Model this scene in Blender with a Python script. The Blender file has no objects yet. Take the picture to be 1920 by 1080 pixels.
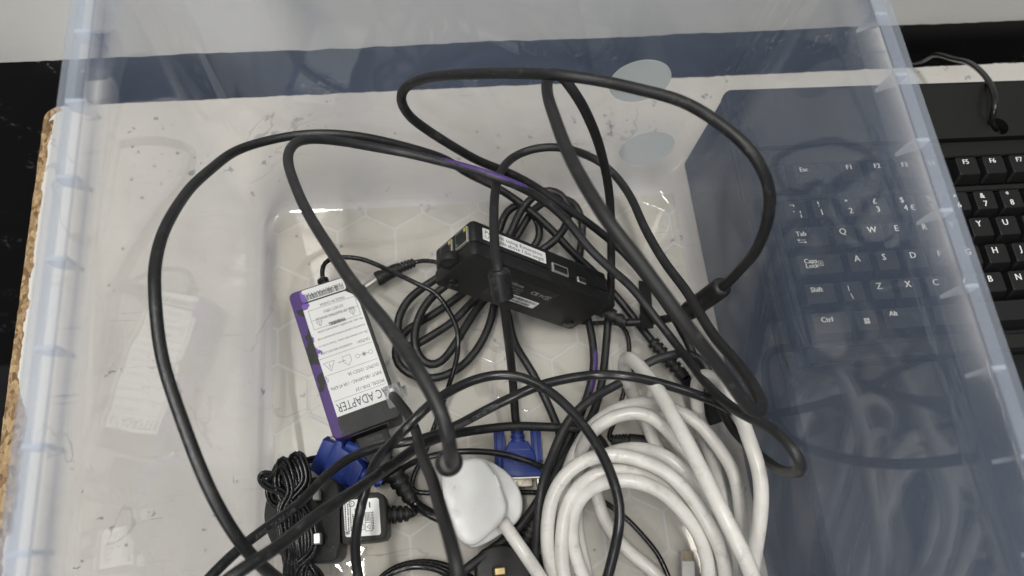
import bpy, bmesh, math, random
from mathutils import Vector, Matrix, noise as mnoise
random.seed(7)
SC = bpy.context.scene
COL = SC.collection

# ------------------------------------------------------------------ camera
RIGHT = Vector((0.9915, -0.0983, 0.0854)).normalized()
FWD = Vector((0.1145, 0.3449, -0.9316)).normalized()
RIGHT = (RIGHT - FWD * RIGHT.dot(FWD)).normalized()
DOWN = FWD.cross(RIGHT)
H = 0.534
CAM = Vector((0, 0, H))
cd = bpy.data.cameras.new("camera")
cam = bpy.data.objects.new("camera", cd)
COL.objects.link(cam)
M = Matrix.Identity(4)
for i in range(3):
    M[i][0], M[i][1], M[i][2], M[i][3] = RIGHT[i], -DOWN[i], -FWD[i], CAM[i]
cam.matrix_world = M
cd.sensor_width = 36.0
cd.lens = 36.0 * 1400 / 1920
cd.clip_start, cd.clip_end = 0.01, 50
cd.dof.use_dof = True
cd.dof.focus_distance = 0.465
cd.dof.aperture_fstop = 7.6
SC.camera = cam

# ------------------------------------------------------------------ light (indoor, ceiling panels plus one added lamp)
w = bpy.data.worlds.new("World"); SC.world = w
w.use_nodes = True
w.node_tree.nodes['Background'].inputs[0].default_value = (0.93, 0.97, 1.0, 1)
w.node_tree.nodes['Background'].inputs[1].default_value = 0.17

def ceiling_lamp(loc, sx, sy, power, col=(1, 0.985, 0.95)):
    l = bpy.data.lights.new("ceiling_light", 'AREA')
    l.shape = 'RECTANGLE'; l.size = sx; l.size_y = sy; l.energy = power; l.color = col
    o = bpy.data.objects.new("ceiling_light", l); COL.objects.link(o)
    o.location = loc
    return o
ceiling_lamp((-0.32, -0.08, 2.1), 0.11, 0.75, 22)
ceiling_lamp((0.88, -0.16, 2.1), 0.11, 0.75, 9)
ceiling_lamp((-0.95, -2.1, 2.1), 0.20, 1.5, 44)  # unseen lamp added behind the camera to brighten far wall and stickers

SC.view_settings.view_transform = 'Standard'
SC.view_settings.look = 'None'
SC.view_settings.exposure = 0.04
SC.view_settings.gamma = 1.0
SC.render.engine = 'CYCLES'
SC.cycles.max_bounces = 14
SC.cycles.diffuse_bounces = 4
SC.cycles.glossy_bounces = 6
SC.cycles.transparent_max_bounces = 40
SC.cycles.caustics_reflective = True
SC.cycles.caustics_refractive = False
SC.cycles.blur_glossy = 0.15
SC.cycles.sample_clamp_indirect = 6.0
SC.cycles.use_denoising = True

# ------------------------------------------------------------------ helpers
def ray(x, y):
    return RIGHT * ((x - 960) / 1400) + DOWN * ((y - 540) / 1400) + FWD
def at(x, y, z):
    d = ray(x, y)
    return CAM + d * ((z - H) / d.z)

def link(name, me, mat=None, parent=None, smooth=False):
    o = bpy.data.objects.new(name, me); COL.objects.link(o)
    if mat is not None and not me.materials: me.materials.append(mat)
    if smooth:
        for p in me.polygons: p.use_smooth = True
    if parent: o.parent = parent
    return o
def fromdata(name, v, f, mat=None, parent=None, smooth=False):
    me = bpy.data.meshes.new(name); me.from_pydata([tuple(p) for p in v], [], f); me.update()
    return link(name, me, mat, parent, smooth)
def frombm(name, bm, mat=None, parent=None, smooth=False, angle=None):
    bmesh.ops.recalc_face_normals(bm, faces=bm.faces[:])
    me = bpy.data.meshes.new(name); bm.to_mesh(me); bm.free()
    o = link(name, me, mat, parent, smooth)
    if angle:
        for p in me.polygons: p.use_smooth = True
        me.set_sharp_from_angle(angle=math.radians(angle))
    return o
def thing(name, label, cat, loc=(0, 0, 0), rot=None, group=None):
    o = bpy.data.objects.new(name, None); COL.objects.link(o)
    o.empty_display_size = 0.02
    m = (rot.to_4x4() if rot else Matrix.Identity(4)); m.translation = Vector(loc)
    o.matrix_world = m
    o['label'] = label; o['category'] = cat
    if group: o['group'] = group
    return o
def tag(o, label, cat, group=None):
    o['label'] = label; o['category'] = cat
    if group: o['group'] = group
    return o
def box(name, x0, x1, y0, y1, z0, z1, mat, parent=None, bev=0.0, seg=2, mtx=None):
    bm = bmesh.new(); bmesh.ops.create_cube(bm, size=1)
    for v in bm.verts:
        v.co = Vector(((x0 + x1) / 2 + v.co.x * (x1 - x0), (y0 + y1) / 2 + v.co.y * (y1 - y0), (z0 + z1) / 2 + v.co.z * (z1 - z0)))
    if bev: bmesh.ops.bevel(bm, geom=bm.edges[:], offset=bev, segments=seg, affect='EDGES', profile=0.5)
    if mtx: bmesh.ops.transform(bm, matrix=mtx, verts=bm.verts[:])
    return frombm(name, bm, mat, parent, angle=35 if bev else None)
def prism_bm(out, z0, z1, bev=0.0, seg=2):
    bm = bmesh.new()
    vs = [bm.verts.new((p[0], p[1], z0)) for p in out]
    f = bm.faces.new(vs)
    r = bmesh.ops.extrude_face_region(bm, geom=[f])
    top = [e for e in r['geom'] if isinstance(e, bmesh.types.BMVert)]
    for v in top: v.co.z = z1
    if bev:
        bm.edges.ensure_lookup_table()
        ed = [e for e in bm.edges if abs(e.verts[0].co.z - e.verts[1].co.z) < 1e-7]
        bmesh.ops.bevel(bm, geom=ed, offset=bev, segments=seg, affect='EDGES', profile=0.5)
    return bm
def prism(name, out, z0, z1, mat, parent=None, bev=0.0, seg=2, mtx=None):
    bm = prism_bm(out, z0, z1, bev, seg)
    if mtx: bmesh.ops.transform(bm, matrix=mtx, verts=bm.verts[:])
    return frombm(name, bm, mat, parent, angle=40)
def rrect(x0, x1, y0, y1, r, n=5):
    o = []
    for cx, cy, a in ((x1 - r, y1 - r, 0), (x0 + r, y1 - r, 90), (x0 + r, y0 + r, 180), (x1 - r, y0 + r, 270)):
        for k in range(n + 1):
            t = math.radians(a + 90 * k / n); o.append((cx + r * math.cos(t), cy + r * math.sin(t)))
    return o
def smooth_poly(pts, n=4):
    o = []; N = len(pts)
    for i in range(N):
        p0, p1, p2, p3 = (Vector(pts[(i + k - 1) % N]) for k in range(4))
        for k in range(n):
            t = k / n
            o.append(0.5 * ((2 * p1) + (p2 - p0) * t + (2 * p0 - 5 * p1 + 4 * p2 - p3) * t * t + (3 * p1 - p0 - 3 * p2 + p3) * t ** 3))
    return o
def pxpoly(px, z, n=4):
    return [(p.x, p.y) for p in smooth_poly([at(x, y, z).xy for x, y in px], n)]

def catmull(P, step=0.004):
    n = len(P); ts = [0]
    for i in range(1, n): ts.append(ts[-1] + max(1e-5, (P[i] - P[i - 1]).length ** 0.5))
    out = []
    for i in range(n - 1):
        p1, p2 = P[i], P[i + 1]
        p0 = P[i - 1] if i else p1 * 2 - p2
        p3 = P[i + 2] if i + 2 < n else p2 * 2 - p1
        t1, t2 = ts[i], ts[i + 1]
        t0 = ts[i - 1] if i else t1 - (t2 - t1)
        t3 = ts[i + 2] if i + 2 < n else t2 + (t2 - t1)
        m1 = (p2 - p1) - (t2 - t1) * ((p2 - p0) / (t2 - t0) - (p1 - p0) / (t1 - t0))
        m2 = (p2 - p1) + (t2 - t1) * ((p3 - p2) / (t3 - t2) - (p3 - p1) / (t3 - t1))
        k = max(2, int((p2 - p1).length / step))
        for j in range(k):
            t = j / k
            out.append((2 * t ** 3 - 3 * t * t + 1) * p1 + (t ** 3 - 2 * t * t + t) * m1 + (-2 * t ** 3 + 3 * t * t) * p2 + (t ** 3 - t * t) * m2)
    out.append(P[-1])
    return out
def relax(pts, it):
    for _ in range(it):
        q = pts[:]
        for i in range(1, len(pts) - 1): q[i] = pts[i] * 0.5 + (pts[i - 1] + pts[i + 1]) * 0.25
        pts = q
    return pts
def frames(pts):
    T = []
    for i in range(len(pts)):
        a = pts[max(0, i - 1)]; b = pts[min(len(pts) - 1, i + 1)]
        t = b - a
        T.append(t.normalized() if t.length > 1e-9 else Vector((1, 0, 0)))
    ref = Vector((0, 0, 1)) if abs(T[0].z) < 0.9 else Vector((1, 0, 0))
    N = [(ref - T[0] * ref.dot(T[0])).normalized()]
    for i in range(1, len(pts)):
        n = N[-1] - T[i] * N[-1].dot(T[i])
        N.append(n.normalized() if n.length > 1e-6 else N[-1])
    return T, N
def tube_data(pts, r, ns=12, flat=1.0):
    T, N = frames(pts); v = []; f = []
    L = len(pts)
    for i in range(L):
        B = T[i].cross(N[i])
        rr = r(i / (L - 1)) if callable(r) else r
        for k in range(ns):
            a = 2 * math.pi * k / ns
            v.append(pts[i] + N[i] * (rr * math.cos(a)) + B * (rr * flat * math.sin(a)))
    for i in range(L - 1):
        for k in range(ns):
            a = i * ns + k; b = i * ns + (k + 1) % ns
            f.append((a, b, b + ns, a + ns))
    f.append(tuple(range(ns))[::-1]); f.append(tuple(range((L - 1) * ns, L * ns)))
    return v, f
def tube(name, pts, r, mat, parent=None, ns=12, flat=1.0):
    v, f = tube_data(pts, r, ns, flat)
    o = fromdata(name, v, f, mat, parent, True)
    me = o.data
    at_ = me.attributes.new("along", 'FLOAT', 'POINT')
    s = [0.0]
    for i in range(1, len(pts)): s.append(s[-1] + (pts[i] - pts[i - 1]).length)
    for i in range(len(pts)):
        for k in range(ns): at_.data[i * ns + k].value = s[i]
    return o
def lathe(name, prof, P, Q, mat, parent=None, ns=18, squash=1.0):
    """profile of (fraction along P->Q, radius)"""
    P = Vector(P); Q = Vector(Q); ax = (Q - P); L = ax.length; ax.normalize()
    ref = Vector((0, 0, 1)) if abs(ax.z) < 0.9 else Vector((1, 0, 0))
    n = (ref - ax * ref.dot(ax)).normalized(); b = ax.cross(n)
    v = []; f = []
    for t, r in prof:
        for k in range(ns):
            a = 2 * math.pi * k / ns
            v.append(P + ax * (L * t) + n * (r * squash * math.cos(a)) + b * (r * math.sin(a)))
    m = len(prof)
    for i in range(m - 1):
        for k in range(ns):
            a = i * ns + k; c = i * ns + (k + 1) % ns
            f.append((a, c, c + ns, a + ns))
    f.append(tuple(range(ns))[::-1]); f.append(tuple(range((m - 1) * ns, m * ns)))
    o = fromdata(name, v, f, mat, parent, True)
    o.data.set_sharp_from_angle(angle=math.radians(45))
    return o
def ribbed(r0, r1, n, t0=0.0, t1=1.0, dip=0.72):
    pr = []
    for i in range(n):
        a = t0 + (t1 - t0) * i / n; b = t0 + (t1 - t0) * (i + 0.62) / n; c = t0 + (t1 - t0) * (i + 1) / n
        r = r0 + (r1 - r0) * i / max(1, n - 1)
        pr += [(a, r * 0.96), (a + (b - a) * .2, r), (b - (b - a) * .2, r), (b, r * 0.96), (b + 1e-4, r * dip), (c - 1e-4, r * dip)]
    return pr

# walls of the clear box (inner faces)
def X0(z): return -0.120 - 0.08 * z
def X1(z): return 0.2075 + 0.10 * z
def Y1(z): return 0.275 + 0.09 * z
def Y0(z): return -0.13 - 0.09 * z
FLOOR = 0.0052
def inside(x, y, z, r):
    z = max(z, FLOOR + r)
    for _ in range(60):
        p = at(x, y, z)
        if z > 0.24: return p
        if p.x - r > X0(z) + .0006 and p.x + r < X1(z) - .0006 and p.y + r < Y1(z) - .0006: return p
        z += 0.004
    return p

# ------------------------------------------------------------------ materials
def newmat(name):
    m = bpy.data.materials.new(name); m.use_nodes = True
    nt = m.node_tree; nt.nodes.clear()
    out = nt.nodes.new('ShaderNodeOutputMaterial')
    return m, nt, out
class NB:
    def __init__(s, nt): s.nt = nt
    def n(s, t, **kw):
        nd = s.nt.nodes.new(t)
        for k, v in kw.items():
            if k.startswith('i_'):
                key = k[2:]; key = int(key) if key.isdigit() else key.replace('_', ' ')
                s.set(nd.inputs[key], v)
            else: setattr(nd, k, v)
        return nd
    def set(s, sock, v):
        if isinstance(v, bpy.types.NodeSocket): s.nt.links.new(v, sock)
        elif isinstance(v, tuple) and len(v) == 3 and sock.type == 'RGBA': sock.default_value = (*v, 1)
        else: sock.default_value = v
    def math(s, op, a, b=0.0, c=0.0, clamp=False):
        nd = s.nt.nodes.new('ShaderNodeMath'); nd.operation = op; nd.use_clamp = clamp
        for i, v in enumerate((a, b, c)): s.set(nd.inputs[i], v)
        return nd.outputs[0]
    def mix(s, f, a, b, blend='MIX'):
        nd = s.nt.nodes.new('ShaderNodeMix'); nd.data_type = 'RGBA'; nd.blend_type = blend
        s.set(nd.inputs[0], f); s.set(nd.inputs[6], a); s.set(nd.inputs[7], b)
        return nd.outputs[2]
    def noise(s, scale, detail=3, rough=.5, co=None, dist=0.0):
        nd = s.n('ShaderNodeTexNoise'); nd.inputs['Scale'].default_value = scale
        nd.inputs['Detail'].default_value = detail; nd.inputs['Roughness'].default_value = rough
        nd.inputs['Distortion'].default_value = dist
        if co is not None: s.nt.links.new(co, nd.inputs['Vector'])
        return nd.outputs['Fac']
    def ramp(s, f, lo, hi):
        nd = s.n('ShaderNodeMapRange'); nd.clamp = True
        s.set(nd.inputs[0], f); nd.inputs[1].default_value = lo; nd.inputs[2].default_value = hi
        return nd.outputs[0]
    def co(s, kind='Object', scale=None, rot=None):
        o = s.n('ShaderNodeTexCoord').outputs[kind]
        if scale or rot:
            mp = s.n('ShaderNodeMapping'); s.nt.links.new(o, mp.inputs[0])
            if scale: mp.inputs['Scale'].default_value = scale
            if rot: mp.inputs['Rotation'].default_value = rot
            o = mp.outputs[0]
        return o
    def bump(s, h, strength, dist=0.001):
        nd = s.n('ShaderNodeBump'); s.set(nd.inputs['Height'], h)
        nd.inputs['Strength'].default_value = strength; nd.inputs['Distance'].default_value = dist
        return nd.outputs[0]
def principled(name, col, rough=.5, metal=0.0, var=0.0, scale=60, bump=0.0, bscale=900, dust=0.0, spec=.5, bdist=.0004):
    m, nt, out = newmat(name); b = NB(nt)
    p = b.n('ShaderNodeBsdfPrincipled')
    co = b.co()
    c = tuple(col)
    if var:
        f = b.noise(scale, 4, .6, co)
        c = b.mix(b.ramp(f, .3, .7), tuple(x * (1 - var) for x in col), tuple(min(1, x * (1 + var)) for x in col))
    if dust:
        f = b.ramp(b.noise(scale * 2.3, 6, .7, co), .56, .74)
        c = b.mix(b.math('MULTIPLY', f, dust), c, (.16, .155, .145))
        rr = b.math('ADD', b.math('MULTIPLY', f, .25), rough)
        b.set(p.inputs['Roughness'], rr)
    else: p.inputs['Roughness'].default_value = rough
    b.set(p.inputs['Base Color'], c)
    p.inputs['Metallic'].default_value = metal
    p.inputs['Specular IOR Level'].default_value = spec
    if bump: b.set(p.inputs['Normal'], b.bump(b.noise(bscale, 2, .5, co), bump, bdist))
    nt.links.new(p.outputs[0], out.inputs[0])
    return m

RUBBER = principled("worn_black_rubber", (.009, .009, .0095), .46, var=.35, scale=90, dust=.38, bump=.15, bscale=1500)
PVC = principled("black_pvc_cord", (.009, .009, .010), .28, var=.25, scale=80, dust=.22)
GLOSSPVC = principled("glossy_black_cord", (.010, .010, .011), .24, var=.2, scale=120, dust=.12)
GREYRUB = principled("grey_black_cord", (.011, .011, .0115), .55, var=.2, scale=80, dust=.25)
BLACKPL = principled("textured_black_plastic", (.0075, .0075, .0075), .5, var=.15, scale=40, bump=.5, bscale=2600, dust=.06)
GRAINPL = principled("grained_black_plastic", (.022, .022, .021), .5, var=.2, scale=1500, bump=.9, bscale=2200, bdist=.0006)
SMOOTHPL = principled("smooth_black_plastic", (.011, .011, .012), .38, var=.1, scale=30, dust=.05)
KEYPL = principled("black_key_plastic", (.006, .006, .0065), .45, var=.12, scale=60, bump=.3, bscale=3000, spec=.35)
KBPL = principled("keyboard_case_plastic", (.0085, .0085, .008), .55, var=.1, scale=20, bump=.5, bscale=2500, spec=.3)
CABLEINK = principled("faint_cable_print", (.12, .12, .12), .6)
WHITECORD = principled("white_pvc_cord", (.63, .61, .57), .30, var=.10, scale=55, dust=.42, bump=.1, bscale=400)
WHITEPL = principled("white_plug_plastic", (.57, .57, .555), .36, var=.03, scale=40, dust=.12)  # base colour darkened to carry the shadow over the plug
BLUEPL = principled("blue_connector_plastic", (.015, .036, .20), .45, var=.15, scale=60, bump=.3, bscale=1800, dust=.08)
PAPER = principled("white_label_paper", (.82, .82, .80), .5, var=.03, scale=60)
INK = principled("black_print", (.055, .055, .058), .6)
GREYINK = principled("grey_print", (.42, .42, .41), .6)
LEGEND = principled("white_key_print", (.72, .72, .70), .5)
BRASS = principled("brass_pin", (.50, .38, .19), .38, .85, var=.15, scale=200)
NICKEL = principled("nickel_metal", (.55, .53, .48), .36, .75, var=.1, scale=200)
GOLD = principled("gold_contacts", (.40, .31, .15), .4, .9)
FLOORM = principled("dark_floor_carpet", (.012, .012, .013), .95, var=.3, scale=30)
DARKBOX = principled("matt_black_box", (.009, .0095, .011), .6, var=.15, scale=14, bump=.2, bscale=900, spec=.3)
GREENINK = principled("green_part", (.05, .16, .06), .5)
YELLOW = principled("yellow_part", (.5, .42, .05), .5)
VELCRO = principled("hook_and_loop_fabric", (.012, .012, .012), .95, var=.4, scale=900, bump=1.0, bscale=1800, bdist=.002)

def clear_plastic(name, haze, tint, hcol, rough=.035, scratch=.5, maxh=.6, smear=.5, bump=.25):
    m, nt, out = newmat(name); b = NB(nt)
    g = b.n('ShaderNodeNewGeometry')
    ior = b.math('ADD', b.math('MULTIPLY', g.outputs['Backfacing'], 1 / 1.49 - 1.49), 1.49)
    fr = b.n('ShaderNodeFresnel'); b.set(fr.inputs['IOR'], ior)
    dp = b.n('ShaderNodeVectorMath', operation='DOT_PRODUCT')
    nt.links.new(g.outputs['Incoming'], dp.inputs[0]); nt.links.new(g.outputs['True Normal'], dp.inputs[1])
    cs = b.math('POWER', b.math('MAXIMUM', b.math('ABSOLUTE', dp.outputs['Value']), .05), .25)
    co = b.co()
    sm = b.ramp(b.noise(9, 5, .6, co), .3, .75)
    st = b.noise(1, 3, .6, b.co(scale=(1400, 1400, 40)))
    st = b.ramp(st, .62, .8)
    sc = b.ramp(b.noise(240, 2, .5, b.co(scale=(1, 1.6, .35), rot=(.3, .5, .7))), .70, .76)
    h = b.math('MULTIPLY', b.math('ADD', b.math('MULTIPLY', sm, smear), 1 - smear * .5), haze)
    h = b.math('ADD', h, b.math('MULTIPLY', b.math('ADD', st, sc), .05 * scratch))
    h = b.math('MINIMUM', b.math('DIVIDE', h, cs), maxh)
    tr = b.n('ShaderNodeBsdfTransparent'); b.set(tr.inputs[0], tint)
    di = b.n('ShaderNodeBsdfDiffuse'); b.set(di.inputs[0], hcol)
    tl = b.n('ShaderNodeBsdfTranslucent'); b.set(tl.inputs[0], hcol)
    dm = b.n('ShaderNodeMixShader'); dm.inputs[0].default_value = .5
    nt.links.new(di.outputs[0], dm.inputs[1]); nt.links.new(tl.outputs[0], dm.inputs[2])
    m1 = b.n('ShaderNodeMixShader'); b.set(m1.inputs[0], h)
    nt.links.new(tr.outputs[0], m1.inputs[1]); nt.links.new(dm.outputs[0], m1.inputs[2])
    gl = b.n('ShaderNodeBsdfGlossy'); gl.inputs['Roughness'].default_value = rough
    b.set(gl.inputs[0], (.95, .97, 1.0))
    bp = b.bump(b.noise(22, 2, .5, co), bump, .002)
    nt.links.new(bp, gl.inputs['Normal'])
    m2 = b.n('ShaderNodeMixShader'); nt.links.new(fr.outputs[0], m2.inputs[0])
    nt.links.new(m1.outputs[0], m2.inputs[1]); nt.links.new(gl.outputs[0], m2.inputs[2])
    nt.links.new(m2.outputs[0], out.inputs[0])
    return m
CLEAR = clear_plastic("clear_polypropylene", .120, (.990, .972, .946), (.55, .69, .98), rough=.025, bump=.13)
CLEARRIM = clear_plastic("milky_polypropylene_rim", .21, (.96, .965, .97), (.76, .83, .96), rough=.12, maxh=.7)
CLEARRIB = clear_plastic("milky_polypropylene_rib", .62, (.96, .96, .97), (.94, .96, 1.0), rough=.2, maxh=.8)
CLEARCELL = clear_plastic("clear_base_cells", .03, (.97, .955, .905), (.74, .75, .69), rough=.022, smear=.8, bump=.07)
CLEARRJ = clear_plastic("clear_polycarbonate", .11, (.95, .95, .96), (.9, .92, .95), rough=.05, scratch=0)
STICK = clear_plastic("frosted_sticker", .8, (.95, .98, .96), (.97, 1.0, .97), rough=.4, scratch=0, maxh=.93, smear=.2)

def paint_mat(name, base, vertical=False):
    m, nt, out = newmat(name); b = NB(nt)
    p = b.n('ShaderNodeBsdfPrincipled'); co = b.co()
    c = b.mix(b.ramp(b.noise(7, 5, .6, co), .35, .7), tuple(x * .95 for x in base), tuple(min(.9, x * 1.03) for x in base))
    if vertical:
        br = b.noise(1, 4, .6, b.co(scale=(14, 1, 420)))
        c = b.mix(b.math('MULTIPLY', b.ramp(br, .45, .7), .02), c, (.5, .5, .5))
        hair = b.math('ABSOLUTE', b.math('SUBTRACT', b.noise(11, 4, .55, b.co(), 1.2), .5))
        hm = b.math('MULTIPLY', b.math('LESS_THAN', hair, .0035), b.ramp(b.noise(5, 1, .5, b.co(scale=(1.3, 1, 1))), .58, .62))
        c = b.mix(b.math('MULTIPLY', hm, .55), c, (.22, .21, .2))
        bp = b.bump(br, .25, .0005)
    else:
        # tide marks, brown stains, blue-grey chips, fine scratches
        warm = b.ramp(b.noise(5.5, 4, .6, co, .6), .55, .78)
        c = b.mix(b.math('MULTIPLY', warm, .34), c, (.50, .40, .36))
        n1 = b.noise(9, 4, .55, co, .8)
        line = b.math('LESS_THAN', b.math('ABSOLUTE', b.math('SUBTRACT', n1, .53)), .0045)
        line = b.math('MULTIPLY', line, b.ramp(b.noise(6, 2, .5, b.co(scale=(1, 1, 3))), .5, .62))
        c = b.mix(b.math('MULTIPLY', line, .55), c, (.30, .24, .22))
        chip = b.math('MULTIPLY', b.math('GREATER_THAN', b.noise(95, 4, .65, co), .655), b.ramp(b.noise(12, 2, .5, co), .5, .56))
        c = b.mix(b.math('MULTIPLY', chip, .8), c, (.20, .22, .26))
        s1 = b.noise(1, 3, .6, b.co(scale=(30, 700, 30), rot=(0, 0, .75)))
        s2 = b.noise(1, 3, .6, b.co(scale=(26, 620, 30), rot=(0, 0, -.35)))
        s = b.math('MAXIMUM', b.ramp(s1, .67, .74), b.ramp(s2, .67, .74))
        s = b.math('MULTIPLY', s, b.ramp(b.noise(15, 2, .5, co), .48, .56))
        c = b.mix(b.math('MULTIPLY', s, .6), c, (.26, .25, .25))
        sp = b.n('ShaderNodeTexVoronoi'); sp.inputs['Scale'].default_value = 45; nt.links.new(co, sp.inputs['Vector'])
        dots = b.math('MULTIPLY', b.math('LESS_THAN', sp.outputs['Distance'], .05), b.ramp(b.noise(14, 1, .5, co), .52, .55))
        c = b.mix(b.math('MULTIPLY', dots, .7), c, (.12, .11, .11))
        bp = b.bump(b.noise(55, 4, .6, co), .22, .001)
    b.set(p.inputs['Base Color'], c); b.set(p.inputs['Normal'], bp)
    p.inputs['Roughness'].default_value = .48
    nt.links.new(p.outputs[0], out.inputs[0])
    return m
TABLEPAINT = paint_mat("worn_white_table_paint", (.70, .675, .628))
WALLPAINT = paint_mat("brushed_white_wall_paint", (.74, .74, .72), True)

def wallblack():
    m, nt, out = newmat("black_wall_paint_with_specks"); b = NB(nt)
    p = b.n('ShaderNodeBsdfPrincipled'); co = b.co()
    f = b.math('MULTIPLY', b.ramp(b.noise(190, 5, .7, co), .585, .64), b.ramp(b.noise(13, 3, .6, co), .54, .63))
    c = b.mix(f, (.006, .006, .007), (.30, .30, .30))
    b.set(p.inputs['Base Color'], c); p.inputs['Roughness'].default_value = .6
    nt.links.new(p.outputs[0], out.inputs[0]); return m
WALLBLACK = wallblack()
def chipboard():
    m, nt, out = newmat("raw_chipboard"); b = NB(nt)
    p = b.n('ShaderNodeBsdfPrincipled'); co = b.co(scale=(1, .6, 1))
    v = b.n('ShaderNodeTexVoronoi'); v.inputs['Scale'].default_value = 420; nt.links.new(co, v.inputs['Vector'])
    c = b.mix(b.n('ShaderNodeSeparateColor', i_0=v.outputs['Color']).outputs[0], (.16, .09, .04), (.50, .35, .19))
    c = b.mix(b.math('MULTIPLY', b.ramp(b.noise(700, 3, .6, co), .55, .75), .6), c, (.07, .04, .02))
    b.set(p.inputs['Base Color'], c); p.inputs['Roughness'].default_value = .85
    b.set(p.inputs['Normal'], b.bump(v.outputs['Distance'], 1.0, .001))
    nt.links.new(p.outputs[0], out.inputs[0]); return m
CHIP = chipboard()

def purple_along(name, base, spans):
    """black rubber with purple paint wiped along the cord between arc lengths"""
    m, nt, out = newmat(name); b = NB(nt)
    p = b.n('ShaderNodeBsdfPrincipled'); co = b.co()
    s = b.n('ShaderNodeAttribute'); s.attribute_name = 'along'
    nrm = b.n('ShaderNodeNewGeometry').outputs['Normal']
    c = b.mix(b.ramp(b.noise(90, 4, .6, co), .3, .7), tuple(x * .7 for x in base), tuple(x * 1.3 for x in base))
    d = b.math('MULTIPLY', b.ramp(b.noise(200, 6, .7, co), .56, .74), .3)
    c = b.mix(d, c, (.16, .155, .145))
    for s0, s1, dr, th in spans:
        dt = b.n('ShaderNodeVectorMath', operation='DOT_PRODUCT'); nt.links.new(nrm, dt.inputs[0]); dt.inputs[1].default_value = dr
        mid, half = (s0 + s1) / 2, (s1 - s0) / 2
        e = b.math('SUBTRACT', 1.0, b.math('ABSOLUTE', b.math('DIVIDE', b.math('SUBTRACT', s.outputs['Fac'], mid), half)))
        e = b.math('MULTIPLY', b.math('MINIMUM', e, .35), 1.6)
        k = b.math('ADD', b.math('ADD', e, b.math('MULTIPLY', dt.outputs['Value'], .55)), b.math('MULTIPLY', b.noise(260, 3, .6, co), .5))
        msk = b.math('MULTIPLY', b.math('GREATER_THAN', k, th), b.math('GREATER_THAN', e, 0.0))
        c = b.mix(msk, c, (.082, .042, .19))
    b.set(p.inputs['Base Color'], c); p.inputs['Roughness'].default_value = .48
    nt.links.new(p.outputs[0], out.inputs[0]); return m

def adapter_case_mat():
    m, nt, out = newmat("grained_black_case_with_purple_paint"); b = NB(nt)
    p = b.n('ShaderNodeBsdfPrincipled'); co = b.co()
    sx = b.n('ShaderNodeSeparateXYZ'); nt.links.new(co, sx.inputs[0])
    x, y, z = sx.outputs
    c = b.mix(b.ramp(b.noise(1600, 2, .6, co), .35, .7), (.014, .014, .013), (.040, .040, .038))
    edge = b.math('SUBTRACT', -.0180, x)               # >0 near the left edge
    brush = b.noise(1, 4, .65, b.co(scale=(420, 90, 300)))
    big = b.noise(1, 2, .5, b.co(scale=(60, 46, 30)))
    k = b.math('ADD', b.math('MULTIPLY', edge, 150), b.math('ADD', b.math('MULTIPLY', b.math('SUBTRACT', brush, .5), 1.6), b.math('MULTIPLY', b.math('SUBTRACT', big, .485), 13.0)))
    e2 = b.math('SUBTRACT', -.0532, y)                 # near the bottom edge
    k2 = b.math('ADD', b.math('MULTIPLY', e2, 260), b.math('ADD', b.math('MULTIPLY', b.math('SUBTRACT', brush, .5), 2.2), b.math('MULTIPLY', b.math('SUBTRACT', -.009, x), 40)))
    tl = b.math('MULTIPLY', b.math('GREATER_THAN', y, .040), b.math('LESS_THAN', x, b.math('ADD', -.0145, b.math('MULTIPLY', b.math('SUBTRACT', brush, .5), .006))))
    left = b.math('LESS_THAN', x, -.0155)
    msk = b.math('MAXIMUM', b.math('MULTIPLY', b.math('GREATER_THAN', k, .25), left), b.math('GREATER_THAN', k2, .3))
    msk = b.math('MAXIMUM', msk, tl)
    c = b.mix(msk, c, (.078, .040, .175))
    b.set(p.inputs['Base Color'], c); p.inputs['Roughness'].default_value = .5
    b.set(p.inputs['Normal'], b.bump(b.noise(2000, 2, .5, co), .8, .0005))
    nt.links.new(p.outputs[0], out.inputs[0]); return m
def label_mat():
    m, nt, out = newmat("white_label_with_purple_smears"); b = NB(nt)
    p = b.n('ShaderNodeBsdfPrincipled'); co = b.co()
    sx = b.n('ShaderNodeSeparateXYZ'); nt.links.new(co, sx.inputs[0]); x = sx.outputs[0]; y = sx.outputs[1]
    st = b.noise(1, 5, .7, b.co(scale=(500, 260, 1)))
    big = b.noise(1, 2, .5, b.co(scale=(40, 62, 1)))
    k = b.math('ADD', b.math('MULTIPLY', b.math('SUBTRACT', -.0125, x), 130), b.math('ADD', b.math('MULTIPLY', b.math('SUBTRACT', st, .55), 4.0), b.math('MULTIPLY', b.math('SUBTRACT', big, .56), 9)))
    k3 = b.math('MULTIPLY', b.math('GREATER_THAN', y, .0385), b.math('MULTIPLY', b.math('SUBTRACT', -.0085, x), 330))
    msk = b.math('GREATER_THAN', b.math('ADD', k, b.math('MAXIMUM', k3, 0.0)), .35)
    b.set(p.inputs['Base Color'], b.mix(msk, (.71, .71, .695), (.15, .07, .34))); p.inputs['Roughness'].default_value = .42
    nt.links.new(p.outputs[0], out.inputs[0]); return m

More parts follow.
